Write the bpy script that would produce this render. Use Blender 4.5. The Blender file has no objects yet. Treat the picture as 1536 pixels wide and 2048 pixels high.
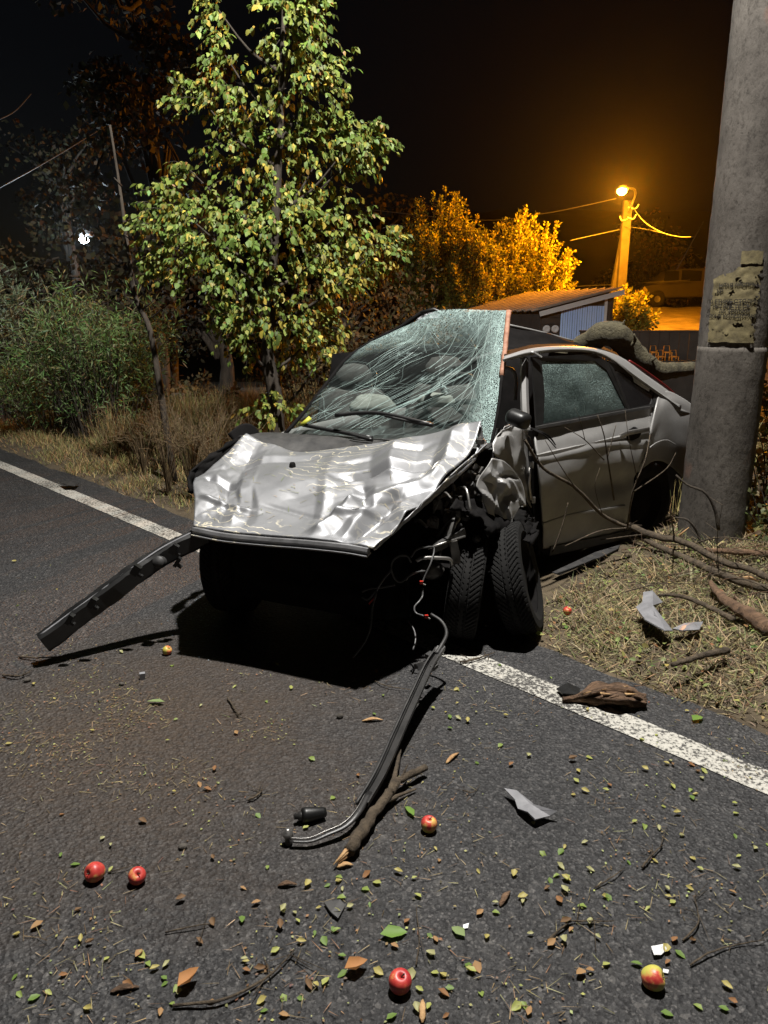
import bpy, math, random
import numpy as np
from mathutils import Vector, Matrix, noise

random.seed(7)
rng = np.random.default_rng(7)
R = math.radians
S = bpy.context.scene
COL = S.collection

# ------------------------------------------------------------------ camera
CAM_Z, PITCH, FPX = 1.55, R(14.5), 1480.0
cd = bpy.data.cameras.new('camera')
cam = bpy.data.objects.new('camera', cd)
COL.objects.link(cam)
cam.location = (0, 0, CAM_Z)
cam.rotation_euler = (R(90) - PITCH, 0, 0)
cd.sensor_fit = 'VERTICAL'
cd.sensor_height = 24.0
cd.lens = 24.0 * FPX / 2048.0
cd.clip_start = 0.05
cd.clip_end = 1500
S.camera = cam
S.render.resolution_x, S.render.resolution_y = 768, 1024

# ------------------------------------------------------------------ world: night sky
W = bpy.data.worlds.new('World')
S.world = W
W.use_nodes = True
wn = W.node_tree
bg = wn.nodes['Background']
sky = wn.nodes.new('ShaderNodeTexSky')
sky.sky_type = 'NISHITA'
sky.sun_disc = False
sky.sun_elevation = R(-4.0)
sky.sun_rotation = R(-70)
wn.links.new(sky.outputs[0], bg.inputs[0])
bg.inputs[1].default_value = 0.035

# ------------------------------------------------------------------ the three lit lamps of the place
HAZE = 0.00020
LAMP = Vector((0.42, 3.20, 7.55))
ORANGE = Vector((6.98, 23.3, 5.25))
WHITE = Vector((-7.59, 20.0, 3.60))

def lamp_light(name, loc, kind, power, color, size, **kw):
    d = bpy.data.lights.new(name, kind)
    d.energy = power
    d.color = color
    d.shadow_soft_size = size
    o = bpy.data.objects.new(name, d)
    COL.objects.link(o)
    o.location = loc
    for k, v in kw.items():
        setattr(d, k, v)
    return o

key = lamp_light('street_lamp_light', LAMP - Vector((0, 0, 0.07)), 'SPOT', 3700, (1.0, 0.965, 0.91), 0.09,
                 spot_size=R(158), spot_blend=0.22)
lamp_light('sodium_lamp_light', ORANGE + Vector((-0.06, -0.22, -0.10)), 'POINT', 6800, (1.0, 0.33, 0.009), 0.12)
lamp_light('white_lamp_light', WHITE + Vector((0, -0.5, -0.05)), 'POINT', 330, (0.72, 0.88, 1.0), 0.15)

S.view_settings.view_transform = 'Standard'
S.view_settings.look = 'None'
S.view_settings.exposure = 0.32
S.view_settings.gamma = 1.0
S.cycles.max_bounces = 8
S.cycles.transparent_max_bounces = 24
S.cycles.use_denoising = True
S.cycles.sample_clamp_indirect = 3.0

# ------------------------------------------------------------------ geometry helpers
CP, SP = math.cos(PITCH), math.sin(PITCH)

def ray(px, py):
    a, b = (px - 768) / FPX, -(py - 1024) / FPX
    return Vector((a, CP + b * SP, -SP + b * CP))

def aty(px, py, Y):
    d = ray(px, py)
    k = Y / d.y
    return Vector((d.x * k, Y, CAM_Z + d.z * k))

def atz(px, py, z=0.0):
    d = ray(px, py)
    k = (z - CAM_Z) / d.z
    return Vector((d.x * k, d.y * k, z))

def atplane(px, py, p, n):
    d = ray(px, py)
    c = Vector((0, 0, CAM_Z))
    k = (Vector(p) - c).dot(n) / d.dot(n)
    return c + d * k

RD = Vector((-0.691, 0.723, 0)).normalized()      # along the road
RN = Vector((0.723, 0.691, 0)).normalized()       # across it, away from the camera
LINE_D = 2.51
EDGE_D = 2.86

def road_pt(s, u, z=0.0):
    return RD * s + RN * u + Vector((0, 0, z))

def smooth01(a, b, x):
    t = min(1, max(0, (x - a) / (b - a)))
    return t * t * (3 - 2 * t)

def link(name, me, mat, parent=None, smooth=True):
    if mat is not None:
        for m in (mat if isinstance(mat, (list, tuple)) else [mat]):
            me.materials.append(m)
    if smooth:
        me.polygons.foreach_set('use_smooth', [True] * len(me.polygons))
    o = bpy.data.objects.new(name, me)
    COL.objects.link(o)
    if parent is not None:
        par(o, parent)
    return o

def par(o, parent):
    o.parent = parent
    # world matrix of the chain (only translations/rotations set on objects by hand)
    m = Matrix.Identity(4)
    p = parent
    chain = []
    while p is not None:
        chain.append(p)
        p = p.parent
    for q in reversed(chain):
        m = m @ (q.matrix_parent_inverse @ q.matrix_basis)
    o.matrix_parent_inverse = m.inverted()

def tag(o, label=None, cat=None, group=None, kind=None):
    if label: o['label'] = label
    if cat: o['category'] = cat
    if group: o['group'] = group
    if kind: o['kind'] = kind
    return o

def empty(name, loc, label, cat, group=None):
    o = bpy.data.objects.new(name, None)
    COL.objects.link(o)
    o.location = loc
    o.empty_display_size = 0.1
    return tag(o, label, cat, group)

class MB:
    def __init__(s):
        s.v, s.f = [], []
    def add(s, vs, fs):
        o = len(s.v)
        s.v.extend([tuple(v) for v in vs])
        s.f.extend([tuple(i + o for i in f) for f in fs])
        return s
    def box(s, c, size, M=None):
        hx, hy, hz = [k / 2 for k in size]
        vs = [Vector((x, y, z)) for x in (-hx, hx) for y in (-hy, hy) for z in (-hz, hz)]
        if M is not None:
            vs = [M @ v for v in vs]
        c = Vector(c)
        s.add([v + c for v in vs], [(0, 1, 3, 2), (4, 6, 7, 5), (0, 4, 5, 1), (2, 3, 7, 6), (0, 2, 6, 4), (1, 5, 7, 3)])
        return s
    def tube(s, pts, rad, n=8, cap=True, wob=0.0, flat=1.0):
        pts = [Vector(p) for p in pts]
        m = len(pts)
        if not hasattr(rad, '__len__'):
            rad = [rad] * m
        elif len(rad) == 2 and m != 2:
            rad = [rad[0] + (rad[1] - rad[0]) * i / (m - 1) for i in range(m)]
        ref = None
        rings = []
        for i, p in enumerate(pts):
            t = (pts[min(i + 1, m - 1)] - pts[max(i - 1, 0)])
            if t.length < 1e-9: t = Vector((0, 0, 1))
            t.normalize()
            if ref is None:
                ref = Vector((0, 0, 1)) if abs(t.z) < 0.9 else Vector((1, 0, 0))
            a = t.cross(ref)
            if a.length < 1e-6: a = t.orthogonal()
            a.normalize()
            b = t.cross(a)
            ref = -b if False else ref
            ring = []
            for k in range(n):
                th = 2 * math.pi * k / n
                rr = rad[i] * (1 + (wob * (random.random() - 0.5) if wob else 0))
                ring.append(p + a * (rr * math.cos(th)) + b * (rr * flat * math.sin(th)))
            rings.append(ring)
        vs = [v for r_ in rings for v in r_]
        fs = []
        for i in range(m - 1):
            for k in range(n):
                k2 = (k + 1) % n
                fs.append((i * n + k, i * n + k2, (i + 1) * n + k2, (i + 1) * n + k))
        if cap:
            fs.append(tuple(range(n - 1, -1, -1)))
            fs.append(tuple((m - 1) * n + k for k in range(n)))
        return s.add(vs, fs)
    def lathe(s, prof, n=24, c=(0, 0, 0), M=None, ripple=None):
        vs, fs = [], []
        m = len(prof)
        for i, (r_, z) in enumerate(prof):
            for k in range(n):
                th = 2 * math.pi * k / n
                rr = r_ if ripple is None else r_ + ripple(i, k)
                v = Vector((rr * math.cos(th), rr * math.sin(th), z))
                if M is not None: v = M @ v
                vs.append(v + Vector(c))
        for i in range(m - 1):
            for k in range(n):
                k2 = (k + 1) % n
                fs.append((i * n + k, i * n + k2, (i + 1) * n + k2, (i + 1) * n + k))
        return s.add(vs, fs)
    def sweep(s, prof, pts, up=Vector((0, 0, 1)), closed=True):
        """profile (list of (a,b)) swept along pts: a across, b along up"""
        pts = [Vector(p) for p in pts]
        n, m = len(prof), len(pts)
        vs, fs = [], []
        for i, p in enumerate(pts):
            t = (pts[min(i + 1, m - 1)] - pts[max(i - 1, 0)]).normalized()
            a = t.cross(up).normalized()
            b = a.cross(t).normalized()
            for (x, y) in prof:
                vs.append(p + a * x + b * y)
        for i in range(m - 1):
            for k in range(n if closed else n - 1):
                k2 = (k + 1) % n
                fs.append((i * n + k, i * n + k2, (i + 1) * n + k2, (i + 1) * n + k))
        if closed:
            fs.append(tuple(range(n - 1, -1, -1)))
            fs.append(tuple((m - 1) * n + k for k in range(n)))
        return s.add(vs, fs)
    def build(s, name, mat, parent=None, smooth=True, solid=0.0, auto=None):
        me = bpy.data.meshes.new(name)
        me.from_pydata(s.v, [], s.f)
        me.update()
        o = link(name, me, mat, parent, smooth)
        if auto is not None and smooth:
            try:
                me.set_sharp_from_angle(angle=R(auto))
            except Exception:
                pass
        if solid:
            md = o.modifiers.new('solid', 'SOLIDIFY')
            md.thickness = solid
            md.offset = 0
        return o

def catmull(P, n):
    """P: (k,...) control rows -> n samples, chord-uniform Catmull-Rom"""
    P = np.asarray(P, float)
    k = len(P)
    out = []
    for i in range(n):
        t = i / (n - 1) * (k - 1)
        j = min(int(t), k - 2)
        f = t - j
        p1, p2 = P[j], P[j + 1]
        p0 = P[j - 1] if j > 0 else 2 * p1 - p2
        p3 = P[j + 2] if j + 2 < k else 2 * p2 - p1
        out.append(0.5 * ((2 * p1) + (-p0 + p2) * f + (2 * p0 - 5 * p1 + 4 * p2 - p3) * f * f + (-p0 + 3 * p1 - 3 * p2 + p3) * f ** 3))
    return np.array(out)

def spline(pts, n):
    return [Vector(p) for p in catmull([tuple(p) for p in pts], n)]

def patch(name, rows, nu, nv, mat, parent, disp=None, solid=0.004, flip=False, cut=None, smooth=True, auto=None):
    """rows: list of rows of Vector control points -> smooth sheet with UVs, optional normal displacement"""
    G = np.array([[tuple(p) for p in r_] for r_ in rows], float)
    G = catmull(G, nv)
    G = np.swapaxes(catmull(np.swapaxes(G, 0, 1), nu), 0, 1)      # (nv,nu,3)
    du = np.gradient(G, axis=1)
    dv = np.gradient(G, axis=0)
    N = np.cross(du, dv)
    N /= (np.linalg.norm(N, axis=2, keepdims=True) + 1e-9)
    if flip: N = -N
    if disp is not None:
        D = np.array([[disp(i / (nu - 1), j / (nv - 1), G[j, i]) for i in range(nu)] for j in range(nv)])
        G = G + N * D[..., None]
    V = G.reshape(-1, 3)
    F, UV = [], []
    for j in range(nv - 1):
        for i in range(nu - 1):
            u, v = (i + .5) / (nu - 1), (j + .5) / (nv - 1)
            if cut is not None and cut(u, v): continue
            q = [j * nu + i, j * nu + i + 1, (j + 1) * nu + i + 1, (j + 1) * nu + i]
            if flip: q = q[::-1]
            F.append(q)
            for k in q:
                UV += [(k % nu) / (nu - 1), (k // nu) / (nv - 1)]
    me = bpy.data.meshes.new(name)
    me.from_pydata([tuple(v) for v in V], [], F)
    me.update()
    uv = me.uv_layers.new(name='UVMap')
    uv.data.foreach_set('uv', UV)
    o = link(name, me, mat, parent, smooth)
    if auto is not None:
        me.set_sharp_from_angle(angle=R(auto))
    if solid:
        md = o.modifiers.new('solid', 'SOLIDIFY')
        md.thickness = solid
        md.offset = -1
    return o

def scatter_mesh(name, tv, tf, pos, xdir, nrm, scale, color, mat, parent=None, smooth=False):
    """many copies of one template (x along the leaf, z its normal) in one mesh with a colour attribute"""
    pos, xdir, nrm = (np.asarray(a, float) for a in (pos, xdir, nrm))
    n = len(pos)
    tv = np.asarray(tv, float)
    x = xdir / (np.linalg.norm(xdir, axis=1, keepdims=True) + 1e-9)
    y = np.cross(nrm, x)
    y /= (np.linalg.norm(y, axis=1, keepdims=True) + 1e-9)
    z = np.cross(x, y)
    scale = np.asarray(scale, float)
    if scale.ndim == 1: scale = np.repeat(scale[:, None], 3, 1)
    L = tv[None] * scale[:, None, :]
    V = pos[:, None] + L[..., 0:1] * x[:, None] + L[..., 1:2] * y[:, None] + L[..., 2:3] * z[:, None]
    k = len(tv)
    tf = [tuple(f) for f in tf]
    me = bpy.data.meshes.new(name)
    me.vertices.add(n * k)
    me.vertices.foreach_set('co', V.reshape(-1))
    lens = np.array([len(f) for f in tf])
    loops = np.concatenate([np.array(f) for f in tf])
    allv = (loops[None] + (np.arange(n) * k)[:, None]).reshape(-1)
    me.loops.add(len(allv))
    me.loops.foreach_set('vertex_index', allv.astype(np.int32))
    tot = np.tile(lens, n)
    me.polygons.add(len(tot))
    me.polygons.foreach_set('loop_start', np.concatenate([[0], np.cumsum(tot)[:-1]]).astype(np.int32))
    me.update(calc_edges=True)
    at = me.color_attributes.new('Col', 'FLOAT_COLOR', 'POINT')
    c = np.ones((n, k, 4))
    c[:, :, :3] = np.asarray(color)[:, None, :]
    at.data.foreach_set('color', c.reshape(-1))
    return link(name, me, mat, parent, smooth)

# ------------------------------------------------------------------ material helpers
def new_mat(name):
    m = bpy.data.materials.new(name)
    m.use_nodes = True
    nt = m.node_tree
    return m, nt, nt.nodes['Principled BSDF']

def N(nt, typ, **kw):
    n = nt.nodes.new(typ)
    for k, v in kw.items():
        setattr(n, k, v)
    return n

def L(nt, a, b): nt.links.new(a, b)

def ramp(nt, src, stops):
    r_ = N(nt, 'ShaderNodeValToRGB')
    e = r_.color_ramp.elements
    while len(e) < len(stops): e.new(0.5)
    for i, (p, c) in enumerate(stops):
        e[i].position = p
        e[i].color = (c if len(c) == 4 else (*c, 1)) if hasattr(c, '__len__') else (c, c, c, 1)
    L(nt, src, r_.inputs[0])
    return r_

def coords(nt, kind='Object', scale=(1, 1, 1), rot=(0, 0, 0)):
    tc = N(nt, 'ShaderNodeTexCoord')
    mp = N(nt, 'ShaderNodeMapping')
    mp.inputs['Scale'].default_value = scale
    mp.inputs['Rotation'].default_value = rot
    L(nt, tc.outputs[kind], mp.inputs[0])
    return mp.outputs[0]

def noise_tex(nt, vec, scale, detail=4, rough=0.6, dist=0.0):
    n = N(nt, 'ShaderNodeTexNoise')
    n.inputs['Scale'].default_value = scale
    n.inputs['Detail'].default_value = detail
    n.inputs['Roughness'].default_value = rough
    n.inputs['Distortion'].default_value = dist
    if vec is not None: L(nt, vec, n.inputs['Vector'])
    return n.outputs[0]

def mixc(nt, fac, a, b, mode='MIX'):
    m = N(nt, 'ShaderNodeMix', data_type='RGBA', blend_type=mode)
    for s_, val in ((m.inputs[0], fac), (m.inputs[6], a), (m.inputs[7], b)):
        if hasattr(val, 'is_linked'): L(nt, val, s_)
        elif hasattr(val, '__len__'): s_.default_value = (*val[:3], 1)
        else: s_.default_value = val
    return m.outputs[2]

def bump(nt, h, bsdf, strength=0.4, dist=0.01):
    b = N(nt, 'ShaderNodeBump')
    b.inputs['Strength'].default_value = strength
    b.inputs['Distance'].default_value = dist
    L(nt, h, b.inputs['Height'])
    L(nt, b.outputs[0], bsdf.inputs['Normal'])
    return b

def simple(name, c1, c2=None, scale=8, rough=0.6, metal=0.0, bmp=0.0, bdist=0.005, spec=0.5, coat=0.0, stretch=(1, 1, 1)):
    m, nt, b = new_mat(name)
    b.inputs['Roughness'].default_value = rough
    b.inputs['Metallic'].default_value = metal
    b.inputs['Specular IOR Level'].default_value = spec
    b.inputs['Coat Weight'].default_value = coat
    vec = coords(nt, 'Object', stretch)
    n1 = noise_tex(nt, vec, scale, 6, 0.65)
    rp = ramp(nt, n1, [(0.3, c1), (0.7, c2 if c2 else c1)])
    L(nt, rp.outputs[0], b.inputs['Base Color'])
    if bmp:
        n2 = noise_tex(nt, vec, scale * 5, 6, 0.7)
        bump(nt, n2, b, bmp, bdist)
    return m

def leaf_mat(name, trans=0.25, rough=0.45):
    m, nt, b = new_mat(name)
    at = N(nt, 'ShaderNodeAttribute', attribute_name='Col')
    b.inputs['Roughness'].default_value = rough
    b.inputs['Specular IOR Level'].default_value = 0.28
    L(nt, at.outputs['Color'], b.inputs['Base Color'])
    tr = N(nt, 'ShaderNodeBsdfTranslucent')
    L(nt, at.outputs['Color'], tr.inputs[0])
    mx = N(nt, 'ShaderNodeMixShader')
    mx.inputs[0].default_value = trans
    L(nt, b.outputs[0], mx.inputs[1])
    L(nt, tr.outputs[0], mx.inputs[2])
    L(nt, mx.outputs[0], nt.nodes['Material Output'].inputs[0])
    return m

def emit(name, color, strength):
    m, nt, b = new_mat(name)
    b.inputs['Base Color'].default_value = (*color, 1)
    b.inputs['Emission Color'].default_value = (*color, 1)
    b.inputs['Emission Strength'].default_value = strength
    return m

M = {}
# asphalt: dark binder, pale aggregate, soil washed over part of it
def asphalt():
    m, nt, b = new_mat('asphalt')
    vec = coords(nt, 'Object')
    vo = N(nt, 'ShaderNodeTexVoronoi')
    vo.inputs['Scale'].default_value = 72
    L(nt, vec, vo.inputs['Vector'])
    vo2 = N(nt, 'ShaderNodeTexVoronoi')
    vo2.inputs['Scale'].default_value = 170
    L(nt, vec, vo2.inputs['Vector'])
    big = noise_tex(nt, vec, 0.9, 5, 0.6)
    fine = noise_tex(nt, vec, 60, 4, 0.7)
    stone = ramp(nt, vo.outputs['Color'], [(0.0, (0.008, 0.008, 0.009)), (0.5, (0.023, 0.023, 0.0245)), (0.78, (0.045, 0.0445, 0.045)), (0.97, (0.15, 0.145, 0.14))])
    st2 = ramp(nt, vo2.outputs['Color'], [(0.0, (0.008, 0.008, 0.009)), (0.7, (0.029, 0.029, 0.0305)), (0.95, (0.17, 0.165, 0.16))])
    c = mixc(nt, 0.5, stone.outputs[0], st2.outputs[0])
    tone = ramp(nt, big, [(0.3, (0.75, 0.75, 0.77)), (0.7, (1.35, 1.31, 1.27))])
    c = mixc(nt, 1.0, c, tone.outputs[0], 'MULTIPLY')
    # brown soil film carried over the left of the road in front of the car
    tc = N(nt, 'ShaderNodeTexCoord')
    dv = N(nt, 'ShaderNodeVectorMath', operation='DISTANCE')
    L(nt, tc.outputs['Object'], dv.inputs[0])
    p = atz(300, 1450)
    dv.inputs[1].default_value = p
    wobble = N(nt, 'ShaderNodeMath', operation='MULTIPLY_ADD')
    n3 = noise_tex(nt, vec, 2.6, 6, 0.7)
    L(nt, n3, wobble.inputs[0]); wobble.inputs[1].default_value = 1.5
    L(nt, dv.outputs['Value'], wobble.inputs[2])
    soil = ramp(nt, wobble.outputs[0], [(0.75, 0.75), (1.0, 0.0)])
    mr = N(nt, 'ShaderNodeMapRange')
    mr.inputs[1].default_value = 0.7; mr.inputs[2].default_value = 2.0
    mr.inputs[3].default_value = 0.92; mr.inputs[4].default_value = 0.0
    L(nt, wobble.outputs[0], mr.inputs[0])
    sc = ramp(nt, noise_tex(nt, vec, 45, 5, 0.75), [(0.3, (0.022, 0.015, 0.010)), (0.6, (0.068, 0.044, 0.027)), (0.8, (0.14, 0.095, 0.06))])
    c = mixc(nt, mr.outputs[0], c, sc.outputs[0])
    L(nt, c, b.inputs['Base Color'])
    b.inputs['Roughness'].default_value = 0.58
    b.inputs['Specular IOR Level'].default_value = 0.55
    mul = N(nt, 'ShaderNodeMath', operation='ADD')
    L(nt, vo.outputs['Distance'], mul.inputs[0]); L(nt, fine, mul.inputs[1])
    bump(nt, mul.outputs[0], b, 1.0, 0.010)
    return m
M['asphalt'] = asphalt()

def line_paint():
    m, nt, b = new_mat('worn_white_paint')
    vec = coords(nt, 'Object')
    n1 = noise_tex(nt, vec, 62, 4, 0.8)
    n2 = noise_tex(nt, vec, 2.2, 3, 0.5)
    ad = N(nt, 'ShaderNodeMath', operation='MULTIPLY_ADD')
    L(nt, n2, ad.inputs[0]); ad.inputs[1].default_value = 0.30; L(nt, n1, ad.inputs[2])
    rp = ramp(nt, ad.outputs[0], [(0.60, (0.05, 0.047, 0.043)), (0.66, (0.42, 0.405, 0.36)), (0.9, (0.52, 0.50, 0.45))])
    L(nt, rp.outputs[0], b.inputs['Base Color'])
    b.inputs['Roughness'].default_value = 0.7
    bump(nt, n1, b, 0.6, 0.003)
    return m
M['paint'] = line_paint()
M['soil'] = simple('verge_soil', (0.045, 0.034, 0.021), (0.13, 0.098, 0.058), 6, 0.95, bmp=0.9, bdist=0.02)
M['field'] = simple('field_ground', (0.014, 0.012, 0.007), (0.035, 0.027, 0.015), 0.6, 0.95, bmp=0.6, bdist=0.05)
M['gravel'] = simple('gravel_edge', (0.05, 0.045, 0.04), (0.12, 0.11, 0.095), 40, 0.95, bmp=0.9, bdist=0.01)
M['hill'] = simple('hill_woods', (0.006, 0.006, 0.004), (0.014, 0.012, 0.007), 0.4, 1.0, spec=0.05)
M['leaf'] = leaf_mat('leaf', 0.25, 0.5)
M['leaf_matte'] = leaf_mat('leaf_matte', 0.2, 0.7)
M['straw'] = leaf_mat('straw', 0.15, 0.65)
M['bark'] = simple('dark_bark', (0.018, 0.014, 0.010), (0.07, 0.055, 0.04), 14, 0.9, bmp=1.0, bdist=0.01, stretch=(1, 1, 0.25))
M['bark_olive'] = simple('mossy_bark', (0.03, 0.026, 0.015), (0.15, 0.13, 0.075), 9, 0.9, bmp=1.0, bdist=0.03)
M['branch'] = simple('broken_branch_bark', (0.028, 0.02, 0.013), (0.14, 0.105, 0.068), 26, 0.9, bmp=1.0, bdist=0.010)
M['splinter'] = simple('raw_splintered_wood', (0.30, 0.15, 0.06), (0.55, 0.36, 0.17), 30, 0.75, bmp=1.0, bdist=0.003, stretch=(1, 1, 1))
M['dead_wood'] = simple('dead_wood', (0.06, 0.036, 0.022), (0.32, 0.19, 0.11), 11, 0.85, bmp=1.0, bdist=0.02, stretch=(1.0, 3.0, 3.0))
M['black_plastic'] = simple('black_plastic', (0.006, 0.006, 0.006), (0.015, 0.015, 0.015), 14, 0.42, bmp=0.15, bdist=0.002)
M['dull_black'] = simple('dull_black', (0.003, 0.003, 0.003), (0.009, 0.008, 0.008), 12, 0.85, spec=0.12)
M['grey_plastic'] = simple('grey_plastic', (0.16, 0.16, 0.17), (0.26, 0.26, 0.275), 12, 0.5, bmp=0.2, bdist=0.002)
M['dark_plastic'] = simple('dusty_dark_plastic', (0.018, 0.018, 0.019), (0.055, 0.053, 0.051), 16, 0.55, bmp=0.3, bdist=0.003)
M['trim'] = simple('torn_trim', (0.008, 0.008, 0.008), (0.034, 0.032, 0.031), 12, 0.4, bmp=0.25, bdist=0.003)
M['rubber'] = simple('tyre_rubber', (0.006, 0.006, 0.006), (0.014, 0.0135, 0.013), 20, 0.85, bmp=0.15, bdist=0.001, spec=0.25)
M['lip_trim'] = simple('scuffed_lip_trim', (0.09, 0.09, 0.093), (0.22, 0.22, 0.226), 9, 0.36, bmp=0.2, bdist=0.002)
M['steel'] = simple('scuffed_steel', (0.25, 0.24, 0.23), (0.45, 0.44, 0.42), 18, 0.4, metal=0.9, bmp=0.2, bdist=0.002)
M['cast'] = simple('engine_metal', (0.05, 0.048, 0.045), (0.18, 0.17, 0.155), 16, 0.6, metal=0.5, bmp=0.4, bdist=0.003)
M['beige_plastic'] = simple('reservoir_plastic', (0.16, 0.14, 0.105), (0.34, 0.31, 0.25), 12, 0.5)
M['cable'] = simple('cable_black', (0.05, 0.05, 0.05), (0.10, 0.10, 0.10), 20, 0.35)
M['red'] = simple('red_plastic', (0.42, 0.02, 0.012), (0.55, 0.035, 0.02), 20, 0.4)
M['rust'] = simple('windshield_seal', (0.22, 0.085, 0.045), (0.42, 0.22, 0.14), 30, 0.7, bmp=0.4, bdist=0.003)
M['fabric'] = simple('seat_fabric', (0.035, 0.033, 0.031), (0.07, 0.067, 0.062), 30, 0.9)
M['airbag'] = simple('airbag_cloth', (0.24, 0.24, 0.215), (0.36, 0.35, 0.32), 6, 0.85)
M['white_paper'] = simple('white_scrap', (0.6, 0.6, 0.6), (0.8, 0.8, 0.8), 10, 0.6)
M['wire'] = simple('wire', (0.06, 0.06, 0.06), (0.09, 0.09, 0.09), 5, 0.6)
M['pole_wood'] = simple('concrete_far', (0.05, 0.045, 0.04), (0.085, 0.078, 0.07), 4, 0.85, spec=0.2)

def car_paint(name='silver_paint', scratches=True, base=(0.30, 0.305, 0.318), rough=0.50, metal=0.75):
    m, nt, b = new_mat(name)
    vec = coords(nt, 'Object')
    b.inputs['Metallic'].default_value = metal
    b.inputs['Coat Weight'].default_value = 0.22
    b.inputs['Coat Roughness'].default_value = 0.26
    dust = noise_tex(nt, vec, 5, 6, 0.7)
    c = mixc(nt, ramp(nt, dust, [(0.4, 0.0), (0.75, 0.5)]).outputs[0], base, (base[0] * .66, base[1] * .645, base[2] * .62))
    rr = ramp(nt, dust, [(0.3, rough - 0.06), (0.75, rough + 0.16)])
    if scratches:
        # pale wandering scratches, broken up by a low noise
        v2 = coords(nt, 'Object', (1, 1, 1), (0, 0, 0.5))
        wob = noise_tex(nt, v2, 3.2, 3, 0.5)
        wv = N(nt, 'ShaderNodeTexWave', wave_type='BANDS', bands_direction='Y')
        wv.inputs['Scale'].default_value = 6
        wv.inputs['Distortion'].default_value = 14
        wv.inputs['Detail'].default_value = 3
        wv.inputs['Detail Scale'].default_value = 1.3
        L(nt, v2, wv.inputs['Vector'])
        thin = ramp(nt, wv.outputs['Fac'], [(0.0, 1.0), (0.02, 0.9), (0.05, 0.0)])
        gate = ramp(nt, noise_tex(nt, v2, 2.3, 2, 0.5), [(0.46, 0.0), (0.54, 0.95)])
        mu = N(nt, 'ShaderNodeMath', operation='MULTIPLY')
        L(nt, thin.outputs[0], mu.inputs[0]); L(nt, gate.outputs[0], mu.inputs[1])
        c = mixc(nt, mu.outputs[0], c, (0.80, 0.74, 0.58))
    L(nt, c, b.inputs['Base Color'])
    L(nt, rr.outputs[0], b.inputs['Roughness'])
    nb = noise_tex(nt, vec, 7, 3, 0.5)
    bump(nt, nb, b, 0.18, 0.01)
    return m
M['silver'] = car_paint()
M['silver_side'] = car_paint('silver_paint_dusty', False, (0.33, 0.325, 0.318), 0.46, 0.35)

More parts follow.
